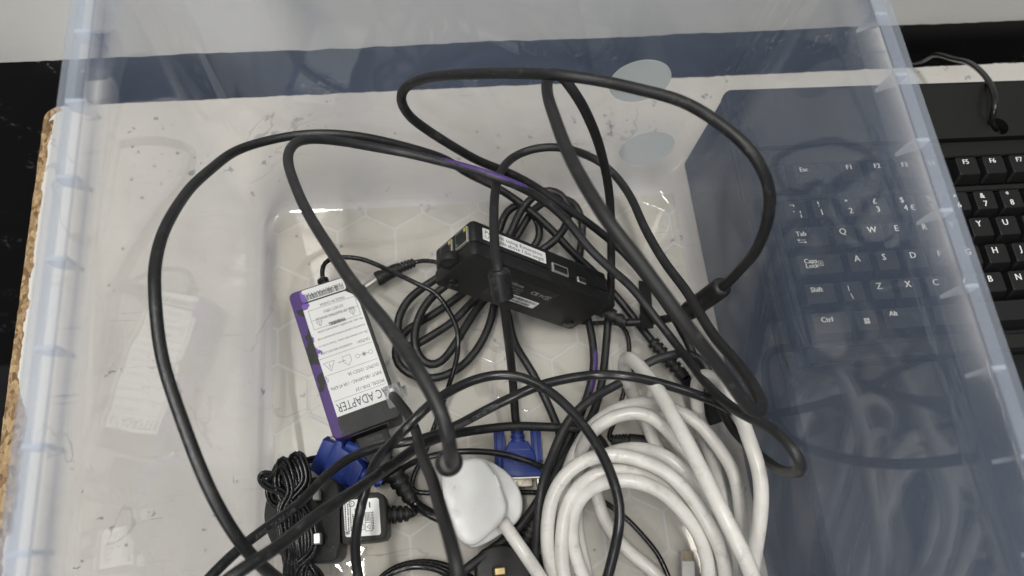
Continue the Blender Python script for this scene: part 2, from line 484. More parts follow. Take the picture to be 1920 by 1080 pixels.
# ------------------------------------------------------------------ print (flat lettering)
_tc = {}
def glyphs(s, font_scale=1.0):
    if s in _tc: return _tc[s]
    cu = bpy.data.curves.new("t", 'FONT'); cu.body = s; cu.size = 1; cu.align_x = 'LEFT'; cu.resolution_u = 2
    o = bpy.data.objects.new("t", cu); COL.objects.link(o)
    bpy.context.view_layer.update()
    me = bpy.data.meshes.new_from_object(o.evaluated_get(bpy.context.evaluated_depsgraph_get()))
    v = [tuple(p.co) for p in me.vertices]; f = [tuple(p.vertices) for p in me.polygons]
    bpy.data.objects.remove(o); bpy.data.curves.remove(cu); bpy.data.meshes.remove(me)
    xs = [p[0] for p in v] or [0]
    _tc[s] = (v, f, min(xs), max(xs)); return _tc[s]
class Print:
    def __init__(s): s.v = []; s.f = []
    def text(s, t, x, y, h, align='L', width=None, rot=0.0, bold=0.0):
        v, f, a, b = glyphs(t)
        k = h / 0.70; kx = k
        if width: kx = width / max(1e-6, b - a)
        x0 = {'L': 0, 'C': -(b - a) * kx / 2, 'R': -(b - a) * kx}[align]
        c, sn = math.cos(rot), math.sin(rot)
        for dx in ((0,) if not bold else (0, bold)):
            n = len(s.v)
            for p in v:
                px_, py_ = (p[0] - a) * kx + x0 + dx, p[1] * k
                s.v.append((x + px_ * c - py_ * sn, y + px_ * sn + py_ * c, dx * .01))
            s.f += [tuple(i + n for i in q) for q in f]
    def rect(s, x0, x1, y0, y1):
        n = len(s.v); s.v += [(x0, y0, 0), (x1, y0, 0), (x1, y1, 0), (x0, y1, 0)]; s.f.append((n, n + 1, n + 2, n + 3))
    def line(s, a, b, w):
        a = Vector(a); b = Vector(b); d = (b - a).normalized(); q = Vector((-d.y, d.x)) * w / 2
        n = len(s.v)
        for p in (a - q, b - q, b + q, a + q): s.v.append((p.x, p.y, 0))
        s.f.append((n, n + 1, n + 2, n + 3))
    def loop(s, pts, w):
        for i in range(len(pts)): s.line(pts[i], pts[(i + 1) % len(pts)], w)
    def circ(s, x, y, r, w, n=14):
        s.loop([(x + r * math.cos(2 * math.pi * k / n), y + r * math.sin(2 * math.pi * k / n)) for k in range(n)], w)
    def dot(s, x, y, r, n=10):
        m = len(s.v); s.v += [(x + r * math.cos(2 * math.pi * k / n), y + r * math.sin(2 * math.pi * k / n), 0) for k in range(n)]
        s.f.append(tuple(range(m, m + n)))
    def bars(s, x0, x1, y0, y1, n, seed=1):
        rr = random.Random(seed); x = x0; st = (x1 - x0) / n
        while x < x1:
            wd = st * rr.choice((.4, .4, .8, 1.2)); s.rect(x, min(x1, x + wd), y0, y1); x += wd + st * rr.choice((.4, .5, .9))
    def build(s, name, mat, parent, X=Vector((1, 0, 0)), Y=Vector((0, 1, 0)), O=Vector((0, 0, 0))):
        X = Vector(X); Y = Vector(Y); N = X.cross(Y); O = Vector(O)
        return fromdata(name, [O + X * p[0] + Y * p[1] + N * p[2] for p in s.v], s.f, mat, parent)

# ================================================================== SETTING
def structure(o): o['kind'] = 'structure'; return o
structure(fromdata("floor", [(-4, -4, -.74), (4, -4, -.74), (4, .6, -.74), (-4, .6, -.74)], [(0, 1, 2, 3)], FLOORM))
WA = math.atan(.0200)
def wally(x): return .399 + .0200 * (x + .3)
# wall: black lower part, white brushed paint layer above with an uneven lower edge
def wall_build():
    a, b_ = -3.0, 3.0
    v = [(a, wally(a), -.74), (b_, wally(b_), -.74), (b_, wally(b_), 2.3), (a, wally(a), 2.3)]
    v += [(x, y + .1, z) for x, y, z in v]
    o = structure(fromdata("wall", v, [(0, 1, 2, 3), (5, 4, 7, 6), (3, 2, 6, 7), (0, 4, 5, 1), (1, 5, 6, 2), (4, 0, 3, 7)], WALLBLACK))
    n = 1200; vs = []; fs = []
    for i in range(n + 1):
        x = a + (b_ - a) * i / n
        if -.6 < x < 1.0 or True:
            z = .0285 + .0016 * mnoise.noise(Vector((x * 9, 0, 0))) + .0016 * mnoise.noise(Vector((x * 55, 3, 0))) + .0012 * max(0, mnoise.noise(Vector((x * 130, 7, 0))))
        y = wally(x)
        vs += [(x, y - .0001, z), (x, y - .0016, z + .0004), (x, y - .0016, 2.3)]
    for i in range(n):
        k = i * 3; fs += [(k, k + 3, k + 4, k + 1), (k + 1, k + 4, k + 5, k + 2)]
    fromdata("white_paint_layer", vs, fs, WALLPAINT, o)
wall_build()

# ---- table: chipboard board with worn paint on top
tbl = thing("table", "worn white painted chipboard table top under the clear box", "table", (0, 0, -.74))
def tz(z): return z + .74
def ty(x): return .3768 + .0165 * (x + .25)
def table_build():
    # outline of the board, with broken edge
    def edge(seedk, amp, inset):
        pts = []
        yb, xr = -.42, 1.25
        n = 420
        for i in range(n + 1):       # left edge going up
            y = yb + (ty(-.29) - .012 - yb) * i / n
            ox = amp * (mnoise.noise(Vector((y * 60, seedk, 0))) + .6 * mnoise.noise(Vector((y * 170, seedk, 1))) + .35 * mnoise.noise(Vector((y * 420, seedk, 5))))
            wide = inset * (1.0 + 1.2 * max(0, mnoise.noise(Vector((y * 9 + 3.1, 7, seedk)))) + (1.5 if y < .155 else 0) * max(0, min(1, (.155 - y) / .03)) * (1 if y > .05 else .6))
            pts.append((-.2915 + .003 * (ty(0) - y) + ox + wide, y))
        for k in range(1, 8):        # rounded corner
            t = math.radians(180 - 90 * k / 8); r = .012
            pts.append((-.2915 + r + r * math.cos(t) + inset * .7, ty(-.29) - r + r * math.sin(t) - inset * .7 + amp * .4 * mnoise.noise(Vector((k * .7, seedk, 3)))))
        n = 700
        for i in range(n + 1):       # far edge
            x = -.2795 + (xr + .2795) * i / n
            oy = amp * (.6 * mnoise.noise(Vector((x * 60, seedk + 5, 0))) + .5 * mnoise.noise(Vector((x * 200, seedk + 5, 2))) - .3 * max(0, mnoise.noise(Vector((x * 25, seedk, 8)))))
            pts.append((x, ty(x) + oy * .7 - inset * .06))
        pts += [(xr, yb)]
        return pts
    core = prism("chipboard_core", edge(1, .0006, 0.0), tz(-.018), tz(-.0008), CHIP, tbl)
    pp = edge(2, .0020, .0062)
    prism("paint_layer", pp, tz(-.0007), tz(0.0), TABLEPAINT, tbl)
    for x in (-.24, 1.19):
        for y in (-.37, .30):
            box("leg", x - .025, x + .025, y - .025, y + .025, 0, tz(-.0185), CHIP, tbl, .003)
table_build()

# ---- black box beside the clear box, carrying the keyboard
bb = thing("black_box", "low matt black box under the keyboard, right of the clear box", "box", (.40, .08, 0))
bm_ = rrect(.2205 - .40, .70 - .40, -.30 - .08, .3020 - .08, .006)
prism("body", bm_, .0008, .088, DARKBOX, bb, .0015)
prism("lid", rrect(.2200 - .40, .7005 - .40, -.3005 - .08, .3025 - .08, .006), .0885, .0995, DARKBOX, bb, .0025)

# ---- keyboard
KX, KY, KZ = .2245, .0935, .1005
kb = thing("keyboard", "black full size computer keyboard with white legends, lying on the black box", "keyboard", (KX, KY, KZ))
KW, KD = .310, .1925
def kb_build():
    P = lambda x, y, z: (x - KX, y - KY, z - KZ)
    xl, xr, yf, yb = KX, KX + KW, KY, KY + KD
    o = prism("case", [(p[0] - KX, p[1] - KY) for p in rrect(xl, xr, yf, yb, .005)], 0, .0105, KBPL, kb, .0012)
    # raised back strip with a round cable hole
    hc = at(1872, 238, .1185); hr = .0066; y0 = .2425
    bm = bmesh.new()
    outer = [(xl + .0004, y0), (xr - .0004, y0), (xr - .0004, yb - .0004), (xl + .0004, yb - .0004)]
    n = 24
    hole = [(hc.x + hr * math.cos(2 * math.pi * k / n), hc.y + hr * math.sin(2 * math.pi * k / n)) for k in range(n)]
    def ring(z): return [bm.verts.new(P(x, y, z)) for x, y in outer], [bm.verts.new(P(x, y, z)) for x, y in hole]
    zt, zb = .1195, .1111
    ot, ht = ring(zt); ob, hb = ring(zb)
    def fillring(o_, h_):
        es = []
        for L in (o_, h_):
            for i in range(len(L)): es.append(bm.edges.get((L[i], L[(i + 1) % len(L)])) or bm.edges.new((L[i], L[(i + 1) % len(L)])))
        bmesh.ops.triangle_fill(bm, edges=es, use_beauty=True)
    fillring(ot, ht); fillring(ob, hb)
    for A, B in ((ot, ob), (ht, hb)):
        for i in range(len(A)): bm.faces.new((A[i], A[(i + 1) % len(A)], B[(i + 1) % len(A)], B[i]))
    frombm("back_strip", bm, KBPL, kb)
    lathe("cable_hole", [(0, hr - .0001), (1, hr - .0001)], P(hc.x, hc.y, .11125), P(hc.x, hc.y, .1118), FLOORM, kb, 20)
    # frame bars around the key wells, a little proud
    def bar(x0, x1, a, c): box("bezel", x0 - KX, x1 - KX, a - KY, c - KY, .0106, .0150, KBPL, kb, .0008, 1)
    bar(xl + .0006, xr - .0006, .2300, .2422); bar(xl + .0006, xr - .0006, .2035, .2080); bar(xl + .0006, xr - .0006, yf + .0006, .1040)
    bar(xl + .0006, .2288, .1042, .2033); bar(.5155, xr - .0006, .1042, .2033)
    bar(xl + .0006, .2418, .2082, .2298)
    shapes = {}
    def key(cx, cy, wd, leg=(), dp=.0190):
        k = round(wd, 4)
        if k not in shapes:
            a, c = (wd - .0008) / 2, (dp - .0008) / 2
            bm = bmesh.new(); rings = []
            for z, ax, ay0, ay1, r in ((0, a, -c, c, .0010), (.0012, a, -c, c, .0010), (.0078, a - .0019, -c + .0040, c - .0010, .0013), (.0081, a - .0023, -c + .0044, c - .0014, .0012)):
                rings.append([bm.verts.new((x, y, z)) for x, y in rrect(-ax, ax, ay0, ay1, r, 2)])
            for i in range(3):
                for j in range(len(rings[0])):
                    q = (j + 1) % len(rings[0]); bm.faces.new((rings[i][j], rings[i][q], rings[i + 1][q], rings[i + 1][j]))
            bm.faces.new(rings[-1]); bm.faces.new(rings[0][::-1])
            bmesh.ops.recalc_face_normals(bm, faces=bm.faces[:])
            me = bpy.data.meshes.new("key"); bm.to_mesh(me); bm.free(); me.materials.append(KEYPL); shapes[k] = me
        o = bpy.data.objects.new("key", shapes[k]); COL.objects.link(o); o.parent = kb
        o.location = P(cx, cy, .1119)
        if leg:
            p = Print()
            for t, x, y, h in leg:
                if t == 'WIN':
                    for i in range(2):
                        for j in range(2): p.rect(x + i * .0019, x + i * .0019 + .0017, y + j * .0019, y + j * .0019 + .0017)
                elif t == 'BOXA':
                    p.loop([(x, y), (x + .0028, y), (x + .0028, y + .003), (x, y + .003)], .0003); p.text('A', x + .0014, y + .0006, .0018, 'C')
                elif t == 'TABS':
                    for d, yy in ((-1, y + .0016), (1, y)):
                        p.line((x, yy), (x + .005, yy), .0003); xe = x if d < 0 else x + .005
                        p.line((xe, yy - .0008), (xe, yy + .0008), .0004); p.line((xe, yy), (xe - d * .0012, yy + .0007), .0003); p.line((xe, yy), (xe - d * .0012, yy - .0007), .0003)
                elif t == '|': p.rect(x, x + .0005, y, y + h)
                else: p.text(t, x, y, h * (1.28 if len(t) > 1 else 1.0), bold=.00028)
            p.build("legend", LEGEND, o, O=Vector((0, 0, .00825)))
    u = .0190; x0 = .2296
    rows = [(.1930, 0.0, [('\u00ac', '`', '\u00a6'), ('!', '1'), ('"', '2'), ('\u00a3', '3'), ('$', '4', '\u20ac'), ('%', '5'), ('^', '6'), ('&', '7'), ('*', '8'), ('(', '9'), (')', '0'), ('_', '-'), ('+', '=')]),
            (.1739, 1.5, list('QWERTYUIOP[]')), (.1547, 1.75, list("ASDFGHJKL;'#")), (.1355, 1.25, ['\\'] + list('ZXCVBNM,./'))]
    for ri, (cy, off, ks) in enumerate(rows):
        for i, k in enumerate(ks):
            cx = x0 + (off + i + .5) * u
            if ri == 0:
                leg = [(k[0], -.0034, .0030, .0038), (k[1], -.0024, -.0030, .0040)]
                if len(k) > 2: leg.append((k[2], .0022, -.0030, .0038))
            elif k == '\\': leg = [('|', -.0030, .0018, .0036), ('\\', -.0026, -.0034, .0036)]
            else: leg = [(k, -.0034, .0018, .0042)]
            key(cx, cy, u, leg)
    def span(a, c, cy, leg): key((a + c) / 2, cy, c - a, leg)
    span(x0, x0 + 1.5 * u, .1739, [('Tab', -.0090, .0022, .0025), ('TABS', -.0085, -.0022, 0)])
    span(x0, x0 + 1.75 * u, .1547, [('Caps', -.0105, .0026, .0024), ('Lock', -.0100, -.0006, .0024), ('BOXA', -.0012, .0006, 0)])
    span(x0, x0 + 1.25 * u, .1355, [('Shift', -.0062, .0026, .0025)])
    span(x0 + 12.25 * u, x0 + 15 * u, .1355, [('Shift', -.018, .0026, .0025)])
    span(x0 + 13 * u, x0 + 15 * u, .1930, [('\u2190', -.006, .001, .003)])
    span(x0 + 13.5 * u, x0 + 15 * u, .1739, []); span(x0 + 13.75 * u, x0 + 15 * u, .1547, [('Enter', -.008, .002, .0024)])
    span(x0, .2571, .1162, [('Ctrl', -.0062, .0022, .0026)])
    span(.2573, .2752, .1162, [('WIN', -.0018, -.0006, 0)])
    span(.2754, .3088, .1162, [('Alt', -.0105, .0032, .0025)])
    span(.3090, .4270, .1162, [])
    for i in range(4): span(.4274 + i * .0219, .4274 + (i + 1) * .0219, .1162, [(('Alt Gr', 'Win', 'Menu', 'Ctrl')[i], -.008, .0028, .0024)])
    fy = .2190
    span(.2425, .2625, fy, [('Esc', -.0038, .0030, .0024)])
    for i in range(12):
        a = .2745 + i * .0197 + (.0050 if i > 3 else 0) + (.0040 if i > 7 else 0)
        span(a, a + .0195, fy, [('F%d' % (i + 1), -.0030, .0030, .0027)])
kb_build()
kc = tube("keyboard_cable", relax(catmull([at(1868, 242, .1135), at(1858, 229, .1215), at(1865, 205, .130), at(1866, 185, .131), at(1858, 160, .125), at(1843, 138, .112), at(1815, 117, .085), at(1785, 110, .060), at(1762, 103, .047), at(1748, 103, .038), at(1732, 113, .022), at(1712, 117, .010), at(1690, 112, -.006), at(1670, 108, -.03)], .003), 2), .0021, PVC)
tag(kc, "thin black cable running from the hole in the keyboard over the table's far edge", "cable")

# ================================================================== CLEAR STORAGE BOX
bx = thing("storage_box", "large clear plastic storage box holding a tangle of cables", "storage box", (.044, .07, 0))
BO = Vector((.044, .07, 0))
def wall_loop(z, off, n=6):
    return [Vector((x, y, z)) - BO for x, y in rrect(X0(z) - off, X1(z) + off, Y0(z) - off, Y1(z) + off, .024 + off, n)]
def box_build():
    prof = [(.0012, -.006), (.0025, -.001), (.008, .002)]
    loops = [wall_loop(z, o) for z, o in prof]
    for k in range(1, 9): loops.append(wall_loop(.008 + (.2465 - .008) * k / 8, .002))
    loops.append(wall_loop(.2465, 0))
    for k in range(7, -1, -1): loops.append(wall_loop(.010 + (.2465 - .010) * k / 8, 0))
    loops += [wall_loop(.0052, -.0022), wall_loop(.0038, -.0065)]
    n = len(loops[0]); v = [p for L in loops for p in L]; f = []
    for i in range(len(loops) - 1):
        for k in range(n):
            a = i * n + k; b = i * n + (k + 1) % n; f.append((a, b, b + n, a + n))
    f.append(tuple(range(n))[::-1]); f.append(tuple(range((len(loops) - 1) * n, len(loops) * n)))
    o = fromdata("shell", v, f, CLEAR, bx)
    o.data.polygons.foreach_set('use_smooth', [len(p.vertices) == 4 for p in o.data.polygons])
    # rim flange, an L profile running round the top
    pr = [(.0022, .2445), (.0022, .2475), (.0030, .2482), (.0112, .2482), (.0120, .2474), (.0120, .2370), (.0106, .2370), (.0106, .2445)]
    v = []; f = []
    zr = .2465
    for o_, z in pr: v += [Vector((x, y, z)) - BO for x, y in rrect(X0(zr) - o_, X1(zr) + o_, Y0(zr) - o_, Y1(zr) + o_, .024 + o_, 6)]
    m = len(pr)
    for i in range(m):
        for k in range(n):
            a = i * n + k; b = i * n + (k + 1) % n; c = ((i + 1) % m) * n
            f.append((a, b, c + (k + 1) % n, c + k))
    fromdata("rim", v, f, CLEARRIM, bx)
    # gusset ribs below the rim
    def rib(p, out):            # p = point on the inner wall line at the top, out = outward unit vector
        side = Vector((-out.y, out.x, 0)) * .0009
        q = []
        for s in (-1, 1):
            for d, z in ((.0024, .2443), (.0105, .2443), (.0105, .2375), (.0014, .2305)):
                q.append(Vector((p.x, p.y, z)) + out * d + side * s - BO)
        return q, [(0, 1, 2, 3), (7, 6, 5, 4), (0, 4, 5, 1), (1, 5, 6, 2), (2, 6, 7, 3), (3, 7, 4, 0)]
    ys = [.2440 - .0373 * k for k in range(-1, 11)]
    for y in ys:
        if Y0(.245) + .03 < y < Y1(.245) - .02:
            for x, o_ in ((X0(.2445), Vector((-1, 0, 0))), (X1(.2445), Vector((1, 0, 0)))):
                q, fc = rib(Vector((x, y, 0)), o_); fromdata("rib", q, fc, CLEARRIB, bx)
    for k in range(9):
        x = -.110 + .0385 * k
        for y, o_ in ((Y0(.2445), Vector((0, -1, 0))), (Y1(.2445), Vector((0, 1, 0)))):
            q, fc = rib(Vector((x, y, 0)), o_); fromdata("rib", q, fc, CLEARRIB, bx)
    # honeycomb cells of the base
    s = .02526; ox, oy = -.1084, .2509
    X_0, X_1, Y_0, Y_1 = -.1122, .2055, -.121, .2695
    def clip(poly):
        for ax, lim, sg in ((0, X_0, 1), (0, X_1, -1), (1, Y_0, 1), (1, Y_1, -1)):
            out = []
            for i in range(len(poly)):
                a, b = poly[i], poly[(i + 1) % len(poly)]
                ia, ib = (a[ax] - lim) * sg >= 0, (b[ax] - lim) * sg >= 0
                if ia: out.append(a)
                if ia != ib:
                    t = (lim - a[ax]) / (b[ax] - a[ax]); out.append((a[0] + (b[0] - a[0]) * t, a[1] + (b[1] - a[1]) * t))
            poly = out
            if not poly: return []
        return poly
    def area(P): return abs(sum(P[i][0] * P[(i + 1) % len(P)][1] - P[(i + 1) % len(P)][0] * P[i][1] for i in range(len(P)))) / 2
    def pad(poly, c):
        bm = bmesh.new(); rings = []
        for z, k in ((.0039, 0), (.0047, .00035), (.0050, .0010)):
            L = []
            for p in poly:
                d = Vector(p) - Vector(c); l = d.length
                q = Vector(p) - d * (k / max(l, 1e-4)); L.append(bm.verts.new((q.x - c[0], q.y - c[1], z)))
            rings.append(L)
        for i in range(2):
            for j in range(len(poly)):
                q = (j + 1) % len(poly); bm.faces.new((rings[i][j], rings[i][q], rings[i + 1][q], rings[i + 1][j]))
        bm.faces.new(rings[2])
        bmesh.ops.recalc_face_normals(bm, faces=bm.faces[:])
        me = bpy.data.meshes.new("hexagon_cell"); bm.to_mesh(me); bm.free(); me.materials.append(CLEARCELL); return me
    full = None
    for r in range(-2, 12):
        for q in range(-2, 10):
            cx = ox + (2 * q + 1 + (r % 2)) * s * math.sqrt(3) / 2; cy = oy - (.5 + 1.5 * r) * s
            R_ = s - .0010
            hexp = [(cx + R_ * math.cos(math.radians(30 + 60 * k)), cy + R_ * math.sin(math.radians(30 + 60 * k))) for k in range(6)]
            c = clip(hexp)
            if len(c) < 3 or area(c) < 2e-5: continue
            if len(c) == 6 and abs(area(c) - area(hexp)) < 1e-9:
                if full is None: full = pad(hexp, (cx, cy))
                me = full; ctr = (cx, cy)
            else:
                ctr = (sum(p[0] for p in c) / len(c), sum(p[1] for p in c) / len(c)); me = pad(c, ctr)
            o = bpy.data.objects.new("hexagon_cell", me); COL.objects.link(o); o.parent = bx
            o.location = (ctr[0] - BO.x, ctr[1] - BO.y, 0)
    # two round frosted stickers on the outside of the far wall
    def farpt(x, y):
        d = ray(x, y); t = (.275 + .0026 + .09 * H) / (d.y - .09 * d.z); return CAM + d * t
    for (cx, cy), (rx, ry), tilt in (((1200, 153), (.0208, .0202), .0), ((1213, 279), (.0210, .0205), .0)):
        c = farpt(cx, cy) - BO
        up = Vector((0, .09, 1)).normalized(); r = Vector((1, 0, 0)); nn = up.cross(r)
        n = 40; v = []
        for z in (0, .0003):
            for k in range(n):
                a = 2 * math.pi * k / n; v.append(c + r * rx * math.cos(a) + up * (ry * math.sin(a)) + nn * z)
        f = [tuple(range(n))[::-1], tuple(range(n, 2 * n))] + [(k, (k + 1) % n, n + (k + 1) % n, n + k) for k in range(n)]
        fromdata("sticker", v, f, STICK, bx)
box_build()

# ================================================================== CONTENTS
def cord_pts(L, r, rel=3, step=.004):
    P = [inside(x, y, z, r) for x, y, z in L]
    pts = relax(catmull(P, step), rel)
    return [p + mnoise.noise_vector(p * 26 + Vector((len(L), 0, 0))) * ((.30 if r < .004 else .10) * r) for p in pts]

# ---- AC adapter
TLp, TRp, BLp = at(538, 552, .036), at(663, 510, .036), at(630, 825, .036)
BRp = at(751, 779, .036)
yv = ((TLp - BLp) + (TRp - BRp)); yv.z = 0; yv.normalize(); xv = Vector((yv.y, -yv.x, 0))
ctr = (TLp + TRp + BLp + BRp) / 4
AM = Matrix(((xv.x, yv.x, 0), (xv.y, yv.y, 0), (0, 0, 1)))
AW, AL, AH = .0470, .1085, .0305
ad = thing("power_adapter", "black power brick with big white warning label and purple paint down one side", "power adapter", (ctr.x, ctr.y, FLOOR), AM)
def adw(x, y, z): return Vector((ctr.x, ctr.y, FLOOR)) + AM @ Vector((x, y, z))
def adl(p): return AM.transposed() @ (Vector(p) - Vector((ctr.x, ctr.y, FLOOR)))
prism("case", rrect(-AW / 2, AW / 2, -AL / 2, AL / 2, .004, 4), 0, AH, adapter_case_mat(), ad, .0016)
LM = label_mat()
def U(u): return -AW / 2 + u * AW
def V(v): return AL / 2 - v * AL
zt = AH + .00006
main = [(U(.14), V(.105)), (U(.80), V(.105)), (U(.91), V(.165)), (U(.945), V(.872)), (U(.14), V(.872))]
main[2] = (U(.945), V(.165))
prism("label", main, AH - .0002, zt + .0001, LM, ad)
prism("label", [(p[0], p[1]) for p in rrect(U(.16), U(.83), V(.094), V(.012), .0016, 3)], AH - .0002, zt + .0001, LM, ad)
def adapter_print():
    # local label frame: x to the left of the picture, y towards the viewer
    p = Print(); xl = -U(.945); xr = -U(.14); W = xr - xl
    y = lambda v: -V(v)
    X = lambda f: xl + W * f
    p.text('AC ADAPTER', X(.04), y(.795), .0062, width=W * .92)
    def t(s, v, h, f0=.04, wd=None, b=0): p.text(s, X(f0), y(v), h, width=W * wd if wd else None, bold=b)
    p.line((X(.03), y(.775)), (X(.97), y(.775)), .00021)
    t('MODEL: DVR-12V', .740, .0024, wd=.52)
    t('INPUT :180-240VAC~ 1.0A 47-63Hz', .685, .0024, wd=.92)
    t('OUTPUT: 12VDC\u2393 3A'.replace('\u2393', '='), .630, .0024, wd=.56)
    p.line((X(.03), y(.605)), (X(.97), y(.605)), .00021)
    cy = y(.548)
    p.circ(X(.10), cy, .0014, .00021); p.circ(X(.22), cy, .0014, .00021); p.dot(X(.22), cy, .0008); p.circ(X(.34), cy, .0014, .00021)
    p.line((X(.14), cy), (X(.185), cy), .00021); p.line((X(.255), cy), (X(.30), cy), .00021)
    p.loop([(X(.46), cy - .003), (X(.60), cy - .003), (X(.60), cy + .001), (X(.53), cy + .0042), (X(.46), cy + .001)], .00021)
    p.line((X(.56), cy), (X(.70), cy), .0003)
    def tri(cx, c2, r):
        p.loop([(cx - r, c2 - r * .7), (cx + r, c2 - r * .7), (cx, c2 + r)], .00024)
        p.line((cx + r * .15, c2 + r * .5), (cx - r * .12, c2), .00021); p.line((cx - r * .12, c2), (cx + r * .12, c2), .00021); p.line((cx + r * .12, c2), (cx - r * .1, c2 - r * .5), .00021)
    tri(X(.85), cy, .0038)
    p.line((X(.03), y(.490)), (X(.97), y(.490)), .00021)
    t('CAUTION !', .452, .0022, wd=.24); t('HAZARDOUS AREA ENCLOSED!', .452, .0015, f0=.36, wd=.58)
    t('Do not remove this cover. Cover to be re-', .405, .0017, wd=.90)
    t('moved by trained service personnel only.', .358, .0017, wd=.88)
    t('No user serviceable components inside.', .311, .0017, wd=.84)
    x0, x1, y0, y1 = X(.05), X(.92), y(.160), y(.292)
    p.loop([(x0, y0), (x1, y0), (x1, y1), (x0, y1)], .00021)
    p.line((x0, y(.232)), (x1, y(.232)), .00021)
    p.text('WARNING', X(.48), y(.275), .0027, 'C', width=W * .30, bold=.0003)
    tri(X(.17), y(.262), .0021); tri(X(.79), y(.262), .0021)
    p.text('RISK OF ELECTRIC SHOCK!', X(.48), y(.222), .0021, 'C', width=W * .72)
    p.text('DO NOT OPEN!', X(.48), y(.185), .0021, 'C', width=W * .36)
    p.text('MADE IN CHINA', X(.46), y(.135), .0021, 'C', width=W * .46)
    p.bars(-U(.80), -U(.24), y(.088), y(.052), 46, 5)
    p.text('120D30YW1120', -U(.80), y(.042), .0023, width=(U(.80) - U(.22)))
    # rows above are drawn with y growing towards the viewer: text stands on its baseline
    q = Print(); q.v = p.v; q.f = p.f
    q.build("lettering", INK, ad, X=(-1, 0, 0), Y=(0, -1, 0), O=Vector((0, 0, zt + .00022)))
adapter_print()
pe = Print(); pe.loop([(0, 0), (.002, 0), (.002, .003), (0, .003)], .0003); pe.build("moulded_mark", SMOOTHPL, ad, O=Vector((-.0175, -.050, AH + .0001)))
# cord leaving its far end
je = adl(at(602, 516, .024)); je.y = AL / 2; je.z = .017
lathe("strain_relief", [(0, .0030), (.25, .0034), (.3, .0044), (.5, .0044), (.55, .0034), (.65, .0034), (.7, .0041), (.95, .0041), (1, .0034)], je - Vector((0, .001, 0)), je + Vector((0, .0085, 0)), PVC, ad)
Jl = [(603, 499, .026), (616, 486, .032), (643, 482, .034), (680, 486, .036), (717, 501, .038), (745, 514, .042), (782, 532, .046), (819, 551, .046), (844, 587, .046), (858, 618, .046), (859, 649, .045), (856, 676, .04), (847, 707, .035), (842, 721, .03), (832, 753, .02), (815, 798, .01), (795, 853, .008), (779, 884, .008), (771, 910, .008), (775, 922, .008), (790, 924, .008), (820, 924, .008), (905, 924, .008), (990, 923, .008), (1050, 926, .008), (1107, 930, .008), (1130, 938, .008), (1150, 953, .008), (1175, 972, .008), (1208, 1007, .008), (1233, 1038, .008), (1250, 1073, .008), (1268, 1125, .008)]
jp = [adw(je.x, je.y + .006, je.z)] + [inside(x, y, z, .0017) for x, y, z in Jl]
jw = relax(catmull(jp, .003), 3)
tube("cord", [adl(p) for p in jw], .00175, GLOSSPVC, ad, 10)
prism("socket", rrect(-.013, .013, -AL / 2 - .0004, -AL / 2 + .002, .0005, 1), .006, .026, SMOOTHPL, ad)

# ---- mains lead with IEC plug pushed into the adapter
ie = thing("mains_lead", "black mains lead whose moulded plug is pushed into the labelled power brick", "power cable", tuple(adw(0, -AL / 2 - .002, 0)), AM)
ib = [(-.0105, -.0008), (.0115, -.0008), (.0105, -.013), (.0055, -.024), (-.0045, -.024), (-.0095, -.013)]
prism("plug_body", ib, .006, .025, BLACKPL, ie, .0016)
pi = Print(); pi.text('IEC 320', 0.0045, .0035, .0022, 'C'); pi.text('RR7870', .0045, .0075, .0022, 'C'); pi.text('VDE', .0045, .0115, .002, 'C')
pi.build("lettering", SMOOTHPL, ie, X=(-1, 0, 0), Y=(0, -1, 0), O=Vector((.006, 0, .0252)))
iw = lambda p: AM.transposed() @ (Vector(p) - ie.matrix_world.translation)
P1, P2 = at(738, 885, .022), at(774, 940, .016)
tube("cord_sleeve", [iw(p) for p in relax(catmull([adw(.001, -AL / 2 - .024, .0155), at(728, 865, .023), P1], .003), 2)], .0058, BLACKPL, ie, 12)
lathe("strain_relief", ribbed(.0076, .0056, 4, 0, 1, .78), iw(P1), iw(P2), BLACKPL, ie)
tube("cord", [iw(p) for p in relax(catmull([P2] + [inside(x, y, z, .0036) for x, y, z in [(788, 952, .012), (812, 966, .010), (840, 976, .010), (880, 985, .009), (930, 990, .009), (980, 1000, .009), (1010, 1060, .009), (1000, 1140, .009)]], .003), 3)], .0036, GLOSSPVC, ie)

# ---- generic cord thing
def cord_thing(name, label, cat, L, r, mat, rel=3, ns=12, flat=1.0, base=None):
    pts = cord_pts(L, r, rel)
    b0 = Vector((pts[0].x, pts[0].y, min(p.z for p in pts) - r)) if base is None else base
    t = thing(name, label, cat, b0)
    o = tube("cord", [p - b0 for p in pts], r, mat, t, ns, flat)
    return t, pts, b0

# A : thick left loop ending in a small ribbed plug
A = [(900, 1330, .012), (790, 1290, .03), (670, 1215, .085), (570, 1125, .13), (470, 1040, .168), (400, 935, .185), (345, 800, .19), (300, 650, .192), (289, 530, .192), (312, 425, .17), (375, 335, .135), (450, 280, .108), (540, 256, .088), (640, 252, .075), (740, 268, .06), (830, 297, .05), (880, 326, .045), (930, 350, .04), (980, 384, .036), (1030, 428, .034), (1075, 475, .028), (1115, 512, .020), (1155, 555, .017), (1200, 612, .016), (1226, 644, .014)]
tA, pA, bA = cord_thing("data_cable", "thick black cable looping along the left wall and ending in a small ribbed plug", "cable", A, .003, RUBBER, 4)
a1, a2 = at(1224, 641, .014), at(1284, 708, .016)
lathe("strain_relief", ribbed(.0048, .0048, 3, 0, .38, .7) + ribbed(.0055, .0050, 3, .40, .80, .7) + [(.82, .0048), (1, .0044)], a1 - bA, a2 - bA, BLACKPL, tA)
lathe("plug", [(0, .0042), (.9, .0042), (1, .0036)], a2 - bA, at(1293, 728, .012) - bA, BLACKPL, tA)

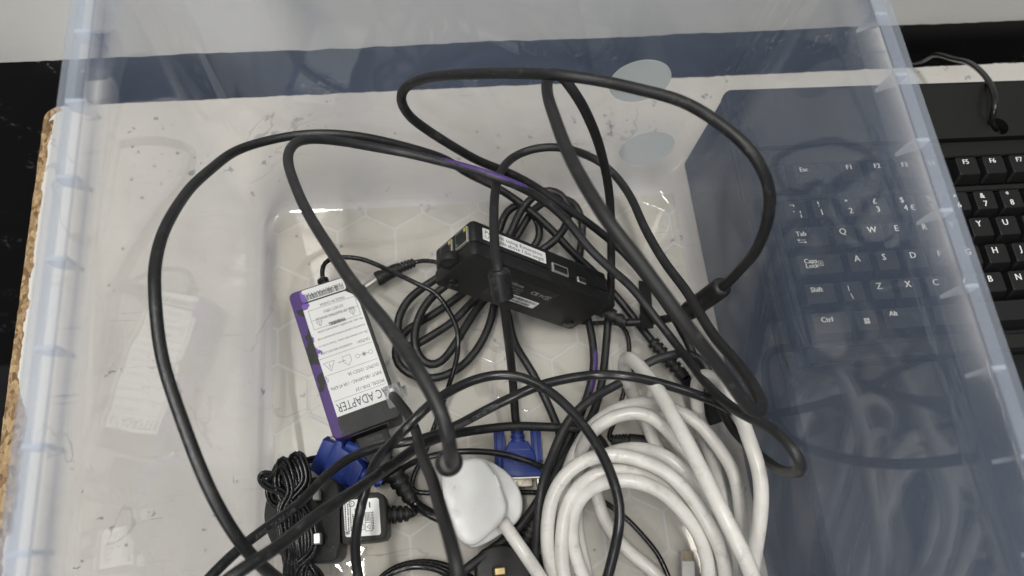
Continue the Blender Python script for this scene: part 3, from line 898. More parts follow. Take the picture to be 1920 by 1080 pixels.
# B : cable with the purple streak
B = [(846, 868, .190), (846, 867, .208), (846, 858, .226), (843, 836, .238), (838, 805, .2445), (826, 770, .246), (790, 705, .245), (747, 640, .238), (700, 575, .225), (655, 522, .205), (610, 452, .185), (570, 385, .165), (547, 330, .15), (541, 288, .14), (560, 264, .13), (600, 260, .12), (660, 268, .108), (740, 284, .098), (800, 298, .10), (860, 311, .105), (900, 321, .109), (940, 335, .110), (980, 352, .102), (1020, 376, .09), (1060, 411, .08), (1100, 460, .07), (1144, 504, .062), (1178, 531, .055), (1198, 555, .05), (1235, 604, .045), (1269, 649, .05), (1314, 705, .085), (1356, 750, .12), (1398, 778, .15), (1440, 800, .165), (1481, 836, .18), (1503, 866, .18), (1500, 881, .17), (1487, 885, .15), (1459, 878, .12), (1425, 855, .085), (1387, 822, .06), (1364, 792, .05), (1345, 750, .045), (1333, 711, .045), (1324, 680, .045), (1300, 664, .045), (1270, 663, .05), (1240, 670, .05), (1209, 684, .05), (1164, 717, .045), (1125, 738, .045), (1090, 762, .045), (1062, 791, .045), (1047, 819, .045), (1033, 860, .046), (1024, 885, .05), (1013, 929, .052), (1009, 973, .048), (1004, 1030, .04), (1000, 1085, .035)]
Bp = cord_pts(B, .003, 4)
def arc_at(pts, x, y):
    best = None; s = 0; last = pts[0]
    for p in pts:
        s += (p - last).length; last = p
        d = p - CAM; k = d.dot(FWD); q = (960 + 1400 * d.dot(RIGHT) / k - x) ** 2 + (540 + 1400 * d.dot(DOWN) / k - y) ** 2
        if best is None or q < best[0]: best = (q, s)
    return best[1]
s0, s1 = arc_at(Bp, 805, 299), arc_at(Bp, 1012, 372)
PUR = purple_along("black_rubber_with_purple_streak", (.017, .017, .018), [(s0, s1, (.25, .35, .85), 1.18)])
tB, Bp, bB = cord_thing("streaked_cable", "black cable with a purple paint streak, rising to a round collar over the white plug", "cable", B, .003, PUR, 4)
c2 = at(843, 866, .2085); c1 = at(841, 868, .2015)
dd = (c1 - c2).normalized()
lathe("collar", [(0, .0040), (.02, .0046), (.12, .0056), (.3, .0060), (.7, .0060), (.9, .0054), (1, .0046)], c2 - dd * .001 - bB, c1 + dd * .004 - bB, RUBBER, tB, 24)
c3 = at(842, 868, .175)
lathe("plug_boot", [(0, .0044), (.3, .0048), (1, .0042)], c1 + dd * .0035 - bB, c3 - bB, RUBBER, tB, 20)

# G2 : printed network cable
G2 = [(620, 1330, .012), (480, 1290, .03), (380, 1200, .08), (362, 1118, .12), (393, 1080, .12), (440, 1037, .11), (518, 975, .095), (560, 943, .085), (609, 895, .07), (655, 858, .06), (699, 841, .055), (740, 832, .055), (763, 829, .055), (803, 820, .06), (864, 794, .075), (899, 774, .085), (960, 745, .095), (1021, 720, .1), (1072, 708, .1), (1123, 703, .1), (1160, 704, .105), (1220, 713, .105), (1290, 733, .105), (1335, 750, .1), (1362, 764, .09), (1380, 775, .07), (1388, 784, .045)]
tG, gP, gB = cord_thing("network_cable", "black network cable with faint printed lettering, crossing below the white plug's collar", "cable", G2, .0029, PVC, 4)
def wrap_text(s, pts, r, x0, y0, h, parent, base, mat, flip=False, lift=.00012):
    sa = arc_at(pts, x0, y0)
    v, f, a, b = glyphs(s); k = h / .7
    S = [0.0]
    for i in range(1, len(pts)): S.append(S[-1] + (pts[i] - pts[i - 1]).length)
    out = []
    for p in v:
        d = sa + (p[0] - a) * k * (-1 if flip else 1)
        i = 0
        lo, hi = 0, len(S) - 1
        while hi - lo > 1:
            mid = (lo + hi) // 2
            if S[mid] <= d: lo = mid
            else: hi = mid
        t = (d - S[lo]) / max(1e-9, S[hi] - S[lo]); t = max(0, min(1, t))
        c = pts[lo].lerp(pts[hi], t); T = (pts[hi] - pts[lo]).normalized()
        n = (CAM - c); n = (n - T * n.dot(T)).normalized(); n = (n + Vector((0, -.35, 0))); n = (n - T * n.dot(T)).normalized()
        bb_ = n.cross(T) * (-1 if flip else 1)
        ang = (p[1] * k - h / 2) / r
        out.append(c + (n * math.cos(ang) + bb_ * math.sin(ang)) * (r + lift) - base)
    return fromdata("lettering", out, f, mat, parent)
wrap_text("AWG   TIA/EIA 568B", gP, .0029, 470, 1012, .0022, tG, gB, CABLEINK)
wrap_text("VERIFIED   CAT.5E   UTP", gP, .0029, 852, 800, .0022, tG, gB, CABLEINK)

# G3
G3 = [(560, 1370, .02), (430, 1300, .07), (370, 1180, .15), (412, 1100, .19), (477, 1053, .185), (527, 1023, .175), (577, 980, .165), (640, 938, .15), (700, 897, .125), (763, 850, .1), (800, 830, .085), (855, 812, .06), (900, 805, .045), (960, 799, .04), (1020, 799, .035), (1080, 803, .035), (1115, 815, .03), (1135, 838, .02), (1140, 870, .012)]
tag(tube("power_cable", cord_pts(G3, .003, 4), .003, RUBBER), "thick unmarked black cable rising from the bottom left corner across the wound plug", "cable")
# G4
G4 = [(860, 1290, .012), (760, 1240, .04), (698, 1170, .08), (678, 1110, .1), (668, 1050, .095), (668, 1000, .09), (678, 940, .088), (690, 900, .095), (705, 862, .105), (734, 833, .118), (763, 802, .130), (803, 761, .130), (834, 739, .12), (864, 722, .118), (899, 709, .115), (940, 702, .116), (980, 706, .118), (1020, 725, .120), (1060, 757, .125), (1100, 803, .13), (1130, 850, .135), (1150, 900, .14), (1161, 950, .14), (1158, 1000, .14), (1147, 1050, .135), (1132, 1110, .13)]
tag(tube("patch_cable", cord_pts(G4, .0028, 4), .0028, PVC), "black cable arching over the printed network cable and down across the white coil", "cable")

# F : extender box with its own lead and ferrite
def boxfit():
    Rr = Matrix(((.822, .568, -.045), (-.145, .132, -.981), (-.551, .812, .191)))
    a = Rr.col[0].normalized(); b_ = Rr.col[1]; b_ = (b_ - a * b_.dot(a)).normalized(); c = a.cross(b_)
    Rr = Matrix((a, b_, c)).transposed()
    k = .985
    o = CAM + (Vector((.0305, .1824, .1086)) - CAM) * k
    return Rr, o, .122 * k, .0443 * k, .0267 * k
YR, YO, YL, YW, YT = boxfit()
ybase = Vector((YO.x + .06, YO.y, FLOOR))
yb = thing("extender_box", "black plastic interface box on edge with a white sticker, USB socket and network sockets", "interface box", YO, YR)
yl = lambda p: YR.transposed() @ (Vector(p) - YO)
prism("back_shell", rrect(.0006, YL - .0006, -YW + .0006, -.0005, .003, 3), -YT, -YT * .40, BLACKPL, yb, .0014)
prism("front_shell", rrect(0, YL, -YW, 0, .0032, 3), -YT * .385, 0, BLACKPL, yb, .0016)
# sticker and sockets on the long side (local +y face)
sy = -.0005 + .0001
prism("sticker", rrect(.0085, .0610, -YT * .86, -YT * .52, .0004, 1), 0, .00015, PAPER, yb, mtx=Matrix(((1, 0, 0, 0), (0, 0, 1, sy), (0, 1, 0, 0), (0, 0, 0, 1))))
ps = Print(); ps.text('Prevent using Extension', .0105, YT * .705, .0026, width=.047); ps.text('USB cable above 1.5m length', .0105, YT * .565, .0026, width=.0485)
ps.build("lettering", INK, yb, X=(1, 0, 0), Y=(0, 0, -1), O=Vector((0, sy + .0003, 0)))
box("usb_socket", .0655, .0800, -.004, .0008, -YT * .63, -YT * .345, NICKEL, yb, .0004, 1)
box("socket_opening", .0669, .0786, .0002, .00095, -YT * .575, -YT * .395, FLOORM, yb)
box("socket_tongue", .0675, .0780, .0003, .00115, -YT * .545, -YT * .49, SMOOTHPL, yb)
box("mini_socket", .0885, .0965, -.003, .0006, -YT * .51, -YT * .33, NICKEL, yb, .0006, 1)
box("socket_opening", .0892, .0958, .0001, .00075, -YT * .475, -YT * .365, FLOORM, yb)
# sockets on the left end (local -x face)
for yy0, yy1 in ((-.0175, -.0045), (-.0345, -.0215)):
    box("network_socket", -.0008, .004, yy0, yy1, -YT * .88, -YT * .43, NICKEL, yb, .0004, 1)
    box("socket_opening", -.00105, 0, yy0 + .0009, yy1 - .0009, -YT * .84, -YT * .47, FLOORM, yb)
    box("socket_light", -.00125, 0, yy0 + .0010, yy0 + .0030, -YT * .56, -YT * .48, GREENINK, yb)
    box("socket_light", -.00125, 0, yy1 - .0030, yy1 - .0010, -YT * .84, -YT * .74, YELLOW, yb)
# mounting lugs, rubber foot, moulded label area
lug = [(p[0], p[1]) for p in rrect(-.0100, .002, -YW * .62, -YW * .32, .0052, 5)]
prism("mounting_lug", lug, -YT * .30, -YT * .06, BLACKPL, yb, .0008)
lathe("lug_hole", [(0, .0024), (1, .0024)], Vector((-.0045, -YW * .47, -.0030)), Vector((-.0045, -YW * .47, -YT * .06 + .0001)), FLOORM, yb)
prism("mounting_lug", rrect(YL - .002, YL + .008, -YW * .50, -YW * .05, .004, 4), -YT * .40, -YT * .12, BLACKPL, yb, .001)
lathe("rubber_foot", [(0, .0046), (.7, .0044), (1, .0034)], (YL - .009, -YW + .0075, -.0004), (YL - .009, -YW + .0075, .0012), GLOSSPVC, yb)
lathe("rubber_foot", [(0, .0046), (.7, .0044), (1, .0034)], (.009, -YW + .0075, -.0004), (.009, -YW + .0075, .0012), GLOSSPVC, yb)
prism("label", rrect(YL * .26, YL * .66, -YW * .80, -YW * .20, .0008, 2), -.0002, .00015, SMOOTHPL, yb)
pv = Print(); pv.text('Verifone', YL * .30, -YW * .36, .0034, width=.0155)
for i, t_ in enumerate(('Model No: X10   P/N 132', 'Rating 12V DC   S/N 215', 'Assembled in China   2013')): pv.text(t_, YL * .30, -YW * (.43 + .05 * i), .0012)
pv.text('CE', YL * .50, -YW * .42, .0036, bold=.0002); pv.text('FC', YL * .565, -YW * .42, .0030)
pv.line((YL * .605, -YW * .44), (YL * .635, -YW * .33), .0003); pv.line((YL * .635, -YW * .44), (YL * .605, -YW * .33), .0003); pv.loop([(YL * .607, -YW * .34), (YL * .633, -YW * .34), (YL * .630, -YW * .43), (YL * .610, -YW * .43)], .0003)
pv.build("lettering", GREYINK, yb, O=Vector((0, 0, .0004)))
prism("barcode_label", rrect(YL * .32, YL * .62, -YW * .76, -YW * .58, .0003, 1), 0, .0003, PAPER, yb)
pb = Print(); pb.bars(YL * .33, YL * .61, -YW * .66, -YW * .60, 50, 3); pb.bars(YL * .33, YL * .58, -YW * .74, -YW * .685, 40, 4)
pb.build("barcode", INK, yb, O=Vector((0, 0, .00045)))
ysr0 = YO + YR @ Vector((YL - .001, -YW * .55, -YT * .6))
ysr1 = at(1172, 605, .026)
lathe("strain_relief", ribbed(.0062, .0046, 5, 0, 1, .7), yl(ysr0), yl(ysr1), BLACKPL, yb)
F1 = [(1195, 604, .026), (1222, 602, .029), (1250, 598, .038), (1280, 589, .058)]
F2 = [(1366, 529, .120), (1385, 508, .14), (1420, 465, .185), (1440, 410, .215), (1445, 378, .225), (1438, 335, .235), (1410, 285, .243), (1350, 232, .243), (1280, 190, .24), (1200, 168, .235), (1130, 152, .23), (1040, 140, .225), (950, 137, .21), (850, 140, .195), (790, 148, .175), (757, 165, .16), (748, 185, .15), (762, 213, .14), (800, 243, .125), (850, 275, .11), (900, 303, .092), (954, 324, .08), (1000, 348, .068), (1044, 378, .06), (1096, 413, .05), (1140, 447, .04), (1167, 471, .036), (1210, 520, .034), (1260, 590, .034), (1296, 655, .03), (1316, 712, .026), (1326, 752, .022)]
fp = [ysr1] + [inside(x, y, z, .003) for x, y, z in F1] + [at(1322, 563, .089)] + [inside(x, y, z, .003) for x, y, z in F2]
fw = relax(catmull(fp, .004), 3)
tube("cord", [yl(p) for p in fw], .003, RUBBER, yb)
fe0, fe1 = at(1288, 586, .064), at(1356, 536, .112)
lathe("ferrite_bead", [(0, .0045), (.04, .0062), (.08, .0066), (.92, .0066), (.97, .0062), (1, .0045)], yl(fe0), yl(fe1), RUBBER, yb, 24)
e0, e1 = at(1322, 742, .022), at(1345, 792, .018)
lathe("plug", [(0, .0040), (.15, .0050), (.5, .0056), (.55, .0064), (1, .0064)], yl(e0), yl(e1), BLACKPL, yb, 4 * 3, .7)

# C3/E : VGA cables
def vga(parent, M4, cap=False):
    def tf(o):
        o.data.transform(M4); return o
    out = [(-.0155, -.0005), (.0155, -.0005), (.0155, -.0045), (.0118, -.0060), (.0112, -.0150), (.0065, -.0245), (-.0065, -.0245), (-.0112, -.0150), (-.0118, -.0060), (-.0155, -.0045)]
    tf(prism("hood", out, .0004, .0140, BLUEPL, parent, .0014))
    tf(prism("moulded_frame", rrect(-.0042, .0042, -.0150, -.0085, .0006, 2), .0139, .0145, BLUEPL, parent, .0002, 1))
    tf(prism("moulded_frame", rrect(-.0022, .0022, -.0136, -.0100, .0005, 2), .0144, .0149, BLUEPL, parent, .0002, 1))
    tf(prism("moulded_bar", [(-.008, -.0182), (.008, -.0182), (.0075, -.0190), (-.0075, -.0190)], .0139, .0145, BLUEPL, parent))
    tf(lathe("cable_boot", ribbed(.0052, .0042, 4, 0, 1, .74), (0, -.0240, .0068), (0, -.0385, .0060), BLUEPL, parent, 14))
    for x in (-.0128, .0128):
        pr = []
        v = []; f = []; ns = 24
        s_ = tf(lathe("thumbscrew", [(0, .0030), (.05, .0036), (.95, .0036), (1, .0032)], (x, -.0065, .0066), (x, -.0335, .0066), BLUEPL, parent, 16))
        for k in range(7):
            a = math.radians(15 + 25 * k)
            tf(box("grip_ridge", x + .0036 * math.cos(a) - .0003, x + .0036 * math.cos(a) + .0003, -.032, -.012, .0066 + .0036 * math.sin(a) - .0003, .0066 + .0036 * math.sin(a) + .0003, BLUEPL, parent))
        tf(box("screw_slot", x - .0026, x + .0026, -.0338, -.0334, .0061, .0071, FLOORM, parent)); tf(box("screw_slot", x - .0005, x + .0005, -.0339, -.0335, .0042, .0090, FLOORM, parent))
        tf(lathe("screw_tip", [(0, .0016), (.8, .0016), (1, .001)], (x, -.001, .0066), (x, .0055, .0066), NICKEL, parent, 10))
    tf(prism("metal_flange", rrect(-.0152, .0152, -.0008, .0004, .0001, 1), .0012, .0122, BLUEPL if cap else NICKEL, parent))
    if cap:
        tf(prism("dust_cap", [(-.0125, 0.0002), (.0125, 0.0002), (.0112, .0085), (-.0112, .0085)], .0012, .0126, BLUEPL, parent, .0012)); return
    tf(prism("metal_shell", [(-.0086, 0), (.0086, 0), (.0086, .0058), (-.0086, .0058)], .0026, .0106, NICKEL, parent, .0006))
    for i in range(4): tf(box("shell_dimple", -.006 + i * .0036, -.0045 + i * .0036, .0018, .0042, .0105, .0110, GOLD, parent))
def frame2d(p, q):   # matrix with +y along p->q, on the base
    d = (q - p); d.z = 0; d.normalize()
    return Matrix(((d.y, d.x, 0), (-d.x, d.y, 0), (0, 0, 1)))
vR = frame2d(at(968, 812, .012), at(972, 902, .012)); vO = at(972, 900, FLOOR)
v1 = thing("vga_cable", "black monitor cable with a blue plug lying flat above the white coil's left edge", "monitor cable", vO, vR, "monitor cables with blue plugs")
vga(v1, Matrix.Identity(4))
v1l = lambda p: vR.transposed() @ (Vector(p) - vO)
bt = vO + vR @ Vector((0, -.0375, .0062))
E1 = [(967, 790, .014), (962, 720, .03), (955, 650, .07), (949, 600, .105)]
E2 = [(928, 470, .128), (926, 400, .118), (929, 355, .102), (934, 332, .0985), (945, 312, .086), (965, 293, .07), (985, 283, .06), (1010, 277, .055), (1035, 275, .05), (1065, 279, .05), (1090, 287, .05), (1120, 300, .05), (1150, 325, .055), (1180, 365, .065), (1210, 430, .085), (1245, 490, .1), (1290, 550, .122), (1318, 598, .135), (1340, 632, .145), (1375, 672, .17), (1400, 705, .19), (1420, 738, .21), (1430, 764, .22), (1424, 777, .225), (1405, 768, .228), (1370, 715, .24), (1330, 665, .25), (1290, 615, .258), (1255, 567, .262), (1220, 520, .265), (1185, 472, .268), (1150, 430, .27), (1120, 385, .268), (1090, 335, .262), (1060, 275, .25), (1040, 220, .235), (1028, 185, .222), (1025, 160, .212), (1028, 142, .205), (1038, 134, .201), (1052, 140, .2), (1066, 158, .197), (1085, 185, .19), (1111, 238, .165), (1129, 293, .13), (1142, 360, .09), (1146, 420, .065), (1146, 470, .045), (1146, 510, .034), (1145, 550, .022), (1141, 590, .016), (1137, 640, .012), (1131, 700, .012), (1123, 742, .012), (1110, 782, .014), (1085, 822, .018), (1050, 870, .024), (1024, 915, .027), (1004, 947, .028), (976, 987, .029), (931, 1024, .030), (869, 1071, .034), (825, 1108, .036)]
fA, fB = at(944, 562, .1235), at(934, 506, .1345)
ev = [bt] + [inside(x, y, z, .003) for x, y, z in E1] + [fA, fB] + [inside(x, y, z, .003) for x, y, z in E2]
ev = relax(catmull(ev, .004), 4)
tube("cord", [v1l(p) for p in ev], .003, GREYRUB, v1)
lathe("ferrite_bead", [(0, .0042), (.05, .0064), (.9, .0066), (.94, .0058), (1.0, .0052)], v1l(fA), v1l(fB), RUBBER, v1, 20)
fd = (fB - fA); 
for t_, s_ in ((.30, .0025), (.62, .0025)):
    c = fA + fd * t_; n = (CAM - c); n -= fd.normalized() * n.dot(fd.normalized()); n.normalize(); sd = n.cross(fd.normalized())
    q = c + n * .0060 + sd * -.0018
    lathe("ferrite_dimple", [(0, .0007), (1, .0007)], v1l(q), v1l(q + n * .0009), FLOORM, v1, 8)
# second VGA lead, lying by the adapter
p_, q_ = at(716, 900, .02), at(606, 846, .02)
wR = frame2d(p_, q_); wO = at(628, 857, FLOOR)
tiltm = wR @ Matrix.Rotation(math.radians(-24), 3, 'Y')
v2 = thing("vga_cable", "thin monitor lead whose blue plug is tilted against the labelled power brick", "monitor cable", wO + Vector((0, 0, .0075)), tiltm, "monitor cables with blue plugs")
vga(v2, Matrix.Identity(4), True)
v2l = lambda p: tiltm.transposed() @ (Vector(p) - wO - Vector((0, 0, .0075)))
bt2 = wO + Vector((0, 0, .0075)) + tiltm @ Vector((0, -.038, .006))
HH = [(752, 880, .022), (780, 864, .03), (820, 852, .034), (864, 846, .036), (931, 849, .035), (976, 860, .032), (1020, 876, .028), (1045, 888, .022), (1075, 905, .012), (1100, 920, .009)]
tube("cord", [v2l(p) for p in relax(catmull([bt2] + [inside(x, y, z, .0021) for x, y, z in HH], .004), 3)], .0021, PVC, v2, 10)

# I : coiled cable under the extender box
I = [(1028, 905, .014), (1060, 832, .012), (1085, 782, .012), (1105, 735, .012), (1115, 690, .012), (1112, 640, .012), (1103, 600, .012), (1090, 560, .011), (1084, 500, .011), (1092, 440, .013), (1092, 410, .016), (1080, 384, .02), (1055, 372, .024), (1020, 378, .026), (995, 398, .026), (974, 436, .022), (935, 490, .016), (880, 540, .012), (840, 570, .010), (800, 597, .010), (760, 622, .010), (742, 645, .012), (738, 672, .014), (752, 692, .016), (778, 706, .016), (807, 710, .016), (844, 701, .016), (878, 677, .016), (907, 638, .016), (923, 595, .016), (934, 540, .016), (975, 490, .02), (1011, 450, .024), (1013, 425, .026), (1000, 400, .028), (980, 384, .03), (960, 386, .03), (944, 404, .028), (936, 440, .026), (890, 480, .022), (830, 516, .02), (793, 540, .02), (762, 567, .02), (744, 612, .02), (752, 650, .018), (773, 650, .018), (811, 629, .018), (851, 602, .018), (882, 569, .018), (950, 515, .022), (1020, 467, .028), (1040, 452, .032), (1058, 430, .036), (1067, 404, .04), (1064, 382, .042), (1051, 364, .044), (1029, 355, .044), (1007, 362, .042), (989, 378, .04), (971, 404, .036), (955, 445, .032), (890, 500, .028), (824, 544, .027), (796, 573, .026), (780, 613, .025), (777, 647, .025), (787, 673, .024), (807, 686, .023), (829, 678, .022), (851, 649, .022), (878, 604, .021), (910, 560, .018), (935, 548, .014), (950, 580, .011), (965, 645, .0105), (1000, 704, .0105), (1022, 747, .0105), (1040, 790, .0105), (1056, 835, .0105), (1068, 875, .010)]
Ip = cord_pts(I, .003, 3)
PUR2 = purple_along("glossy_black_cord_with_purple_mark", (.012, .012, .012), [(arc_at(Ip, 1112, 650), arc_at(Ip, 1106, 740), (.9, -.1, .45), .95)])
tag(tube("coiled_cable", Ip, .003, PUR2), "glossy black cable coiled flat beneath the interface box", "cable")

# K : thin lead with a barrel plug
K = [(776, 493, .0125), (790, 489, .0125), (815, 490, .0115), (850, 505, .0095), (905, 530, .0085), (1000, 580, .0085), (1100, 606, .0085), (1150, 604, .010), (1170, 611, .011), (1180, 636, .011), (1180, 665, .010), (1173, 719, .010), (1162, 761, .009), (1148, 800, .009), (1138, 822, .009), (1150, 826, .010)]
tK, kP, kB = cord_thing("barrel_plug_lead", "thin black lead with a silver barrel plug beside the labelled power brick", "cable", K, .0017, GLOSSPVC, 2, 10)
k0, k1, k2, k3 = at(684, 539, .013), at(706, 524, .013), at(748, 503, .0135), at(778, 492, .0128)
lathe("barrel_tip", [(0, .0021), (.05, .0027), (1, .0027)], k0 - kB, k1 - kB, NICKEL, tK)
lathe("tip_ring", [(0, .0024), (1, .0024)], k0 + (k0 - k1).normalized() * .0012 - kB, k0 - kB, SMOOTHPL, tK)
lathe("plug_body", [(0, .0050), (.04, .0056), (.25, .0056), (.27, .0051), (.85, .0048), (1, .0042)], k1 - kB, k2 - kB, BLACKPL, tK)
lathe("strain_relief", ribbed(.0042, .0036, 5, 0, 1, .66), k2 - kB, k3 - kB, BLACKPL, tK)
lathe("strain_relief", [(0, .0022)] + ribbed(.0036, .0052, 5, .02, .45, .75) + [(.47, .0054), (1, .0054)], at(1146, 824, .010) - kB, at(1216, 831, .0115) - kB, BLACKPL, tK)

# G1 : cable with the clear plug
def rj45(parent, P, Q, up, base, s=1.0):
    P = Vector(P); y = (Vector(Q) - P).normalized(); z = (Vector(up) - y * Vector(up).dot(y)).normalized(); x = y.cross(z)
    M4 = Matrix(((x.x, y.x, z.x, (P - base).x), (x.y, y.y, z.y, (P - base).y), (x.z, y.z, z.z, (P - base).z), (0, 0, 0, 1))) @ Matrix.Scale(s, 4)
    box("clear_body", -.0058, .0058, 0, .0125, -.0040, .0040, CLEARRJ, parent, .0004, 1, M4)
    box("clear_nose", -.0058, .0058, .0127, .0215, -.0040, .0026, CLEARRJ, parent, .0004, 1, M4)
    box("latch_tab", -.0030, .0030, -.001, .0190, .0046, .0056, CLEARRJ, parent, .0003, 1, M4)
    box("wire_channel", -.0040, .0040, .0010, .0150, -.0012, .0012, WHITECORD, parent, .0003, 1, M4)
    for i in range(8): box("contact", -.0038 + i * .00102, -.0038 + i * .00102 + .0005, .0150, .0205, .0018, .0030, GOLD, parent, mtx=M4)
G1 = [(737, 742, .073), (741, 746, .083), (750, 757, .092), (765, 775, .098), (778, 805, .112), (790, 845, .137), (800, 870, .16), (820, 930, .20), (840, 1000, .228), (855, 1060, .238), (880, 1190, .21), (920, 1290, .12), (990, 1330, .04), (1080, 1330, .015)]
tR, rP, rB = cord_thing("patch_lead", "dusty black lead with a clear plug resting on the labelled power brick", "cable", G1, .0029, GREYRUB, 3)
rj45(tR, at(737, 742, .074), at(747, 737, .046), (.95, .25, .1), rB, 1.2)

# white network coil
Wc = [(1291, 1106, .020), (1318, 1112, .016), (1352, 1075, .011), (1352, 1000, .010), (1300, 920, .010), (1252, 870, .011), (1228, 836, .015), (1212, 791, .022), (1195, 760, .03), (1177, 717, .045), (1170, 682, .068), (1178, 669, .084), (1204, 693, .095), (1236, 734, .105), (1265, 787, .115), (1293, 836, .12), (1326, 905, .125), (1367, 986, .13), (1407, 1068, .125), (1420, 1130, .11), (1380, 1200, .08), (1290, 1225, .05), (1180, 1210, .03), (1100, 1150, .014),
      (1062, 1070, .012), (1055, 1010, .014), (1052, 950, .02), (1062, 890, .028), (1085, 835, .036), (1120, 788, .042), (1163, 763, .044), (1212, 754, .046), (1261, 766, .048), (1302, 787, .050), (1342, 832, .050), (1375, 884, .048), (1387, 946, .044), (1391, 999, .038), (1385, 1060, .03), (1350, 1150, .022), (1270, 1200, .018), (1180, 1190, .018), (1110, 1130, .018),
      (1100, 1075, .0125), (1081, 990, .0125), (1082, 920, .018), (1085, 860, .034), (1096, 826, .046), (1118, 800, .056), (1151, 780, .061), (1192, 771, .064), (1228, 783, .067), (1261, 815, .069), (1295, 870, .066), (1335, 945, .060), (1372, 1030, .05), (1380, 1110, .04), (1320, 1190, .034), (1220, 1220, .03), (1110, 1190, .03),
      (1050, 1110, .032), (1029, 1047, .042), (1026, 986, .052), (1037, 925, .062), (1065, 884, .070), (1106, 858, .076), (1155, 852, .080), (1204, 864, .082), (1253, 886, .083), (1293, 927, .083), (1326, 978, .082), (1350, 1027, .076), (1362, 1080, .066), (1340, 1160, .05), (1250, 1215, .04), (1150, 1200, .036),
      (1085, 1140, .036), (1055, 1072, .042), (1053, 1007, .052), (1061, 950, .060), (1082, 912, .066), (1118, 887, .071), (1163, 880, .073), (1212, 890, .073), (1258, 914, .071), (1296, 960, .067), (1322, 1010, .060), (1338, 1070, .05), (1320, 1140, .042), (1240, 1180, .038), (1150, 1160, .036),
      (1098, 1090, .038), (1078, 1040, .044), (1070, 994, .052), (1077, 950, .060), (1098, 921, .067), (1139, 901, .076), (1183, 901, .080), (1236, 917, .081), (1277, 954, .079), (1310, 999, .075), (1326, 1047, .068), (1330, 1085, .06), (1300, 1140, .04), (1265, 1125, .022),
      (1228, 1072, .0125), (1183, 1039, .0125), (1139, 986, .0135), (1120, 938, .017), (1114, 890, .026), (1128, 858, .045), (1150, 846, .056), (1196, 839, .064), (1250, 855, .071), (1285, 884, .073), (1322, 938, .070), (1362, 1020, .06), (1385, 1110, .05), (1405, 1150, .07), (1408, 1100, .085),
      (1412, 1052, .094), (1420, 1007, .100), (1428, 946, .106), (1424, 884, .110), (1403, 823, .110), (1379, 758, .106), (1350, 717, .098), (1325, 702, .088), (1309, 708, .074), (1305, 730, .060), (1308, 770, .045), (1320, 815, .03), (1338, 870, .02), (1362, 940, .014), (1388, 1020, .012), (1400, 1100, .012)]
tW, wP, wB = cord_thing("white_coil", "thick white network cable wound in a big loose coil", "cable coil", Wc, .0044, WHITECORD, 5, 14)
rj45(tW, at(1291, 1100, .022), at(1290, 1038, .024), (0, 0, -1), wB, 1.05)
rr_ = arc_at(wP[:len(wP)], 1262, 850)
# inner strand
Wi = [(1192, 1085, .0125), (1163, 1047, .0125), (1122, 995, .0125), (1102, 946, .0125), (1096, 905, .0125), (1110, 860, .0125)]

# white plug
zp1 = .0660
wp = thing("white_plug", "white UK mains plug lying on its pins beneath the round black collar", "plug", at(905, 940, FLOOR))
wpo = wp.matrix_world.translation.copy()
def rel(poly): return [(x - wpo.x, y - wpo.y) for x, y in poly]
covp = [(850, 870), (878, 858), (902, 858), (919, 872), (933, 900), (947, 932), (951, 950), (946, 970), (930, 990), (906, 1012), (890, 1021), (872, 1019), (855, 1003), (843, 975), (833, 935), (827, 893), (835, 877)]
basep = [(898, 858), (925, 868), (950, 884), (968, 905), (979, 930), (980, 956), (972, 976), (955, 992), (935, 1004), (908, 1020), (885, 1026), (862, 1012), (850, 980), (850, 900), (868, 866)]
prism("pin_plate", rel(pxpoly(basep, .047, 3)), .0345 - FLOOR, .0470 - FLOOR, WHITEPL, wp, .0020, 3)
bmc = prism_bm(rel(pxpoly(covp, zp1, 3)), .0472 - FLOOR, zp1 - FLOOR, .0032, 4)
frombm("cover", bmc, WHITEPL, wp, angle=50)
pm = Print(); d_ = Vector((at(905, 985, zp1) - at(935, 935, zp1)).xy)
ang = math.atan2((at(915, 930, zp1) - at(885, 985, zp1)).y, (at(915, 930, zp1) - at(885, 985, zp1)).x)
o1 = at(890, 985, zp1) - wpo
pm.text('FUSED', o1.x, o1.y, .0042, rot=ang)
o2 = at(856, 918, zp1) - wpo
pm.loop([(o2.x - .004, o2.y - .003), (o2.x + .004, o2.y - .001), (o2.x + .001, o2.y + .005)], .0004); pm.circ(o2.x, o2.y + .0005, .0016, .0003)
MOULD = principled("white_moulded_letter_edge", (.60, .60, .59), .4)
pm.build("lettering", MOULD, wp, O=Vector((0, 0, zp1 - FLOOR + .00008)))
for x, y, lx, ly in ((.006, .014, .004, .0022), (-.008, -.010, .002, .0034), (.014, -.010, .002, .0034)):
    box("pin", x - lx, x + lx, y - ly, y + ly, .0140, .0344 - FLOOR, BRASS, wp, .0005, 1)
M_ = [(942, 977, .050), (955, 997, .052), (985, 1040, .054), (1010, 1078, .05), (1040, 1125, .045), (1100, 1180, .04)]
tube("cord", [p - wpo for p in relax(catmull([at(x, y, z) for x, y, z in M_], .003), 2)], .0042, WHITECORD, wp, 14)

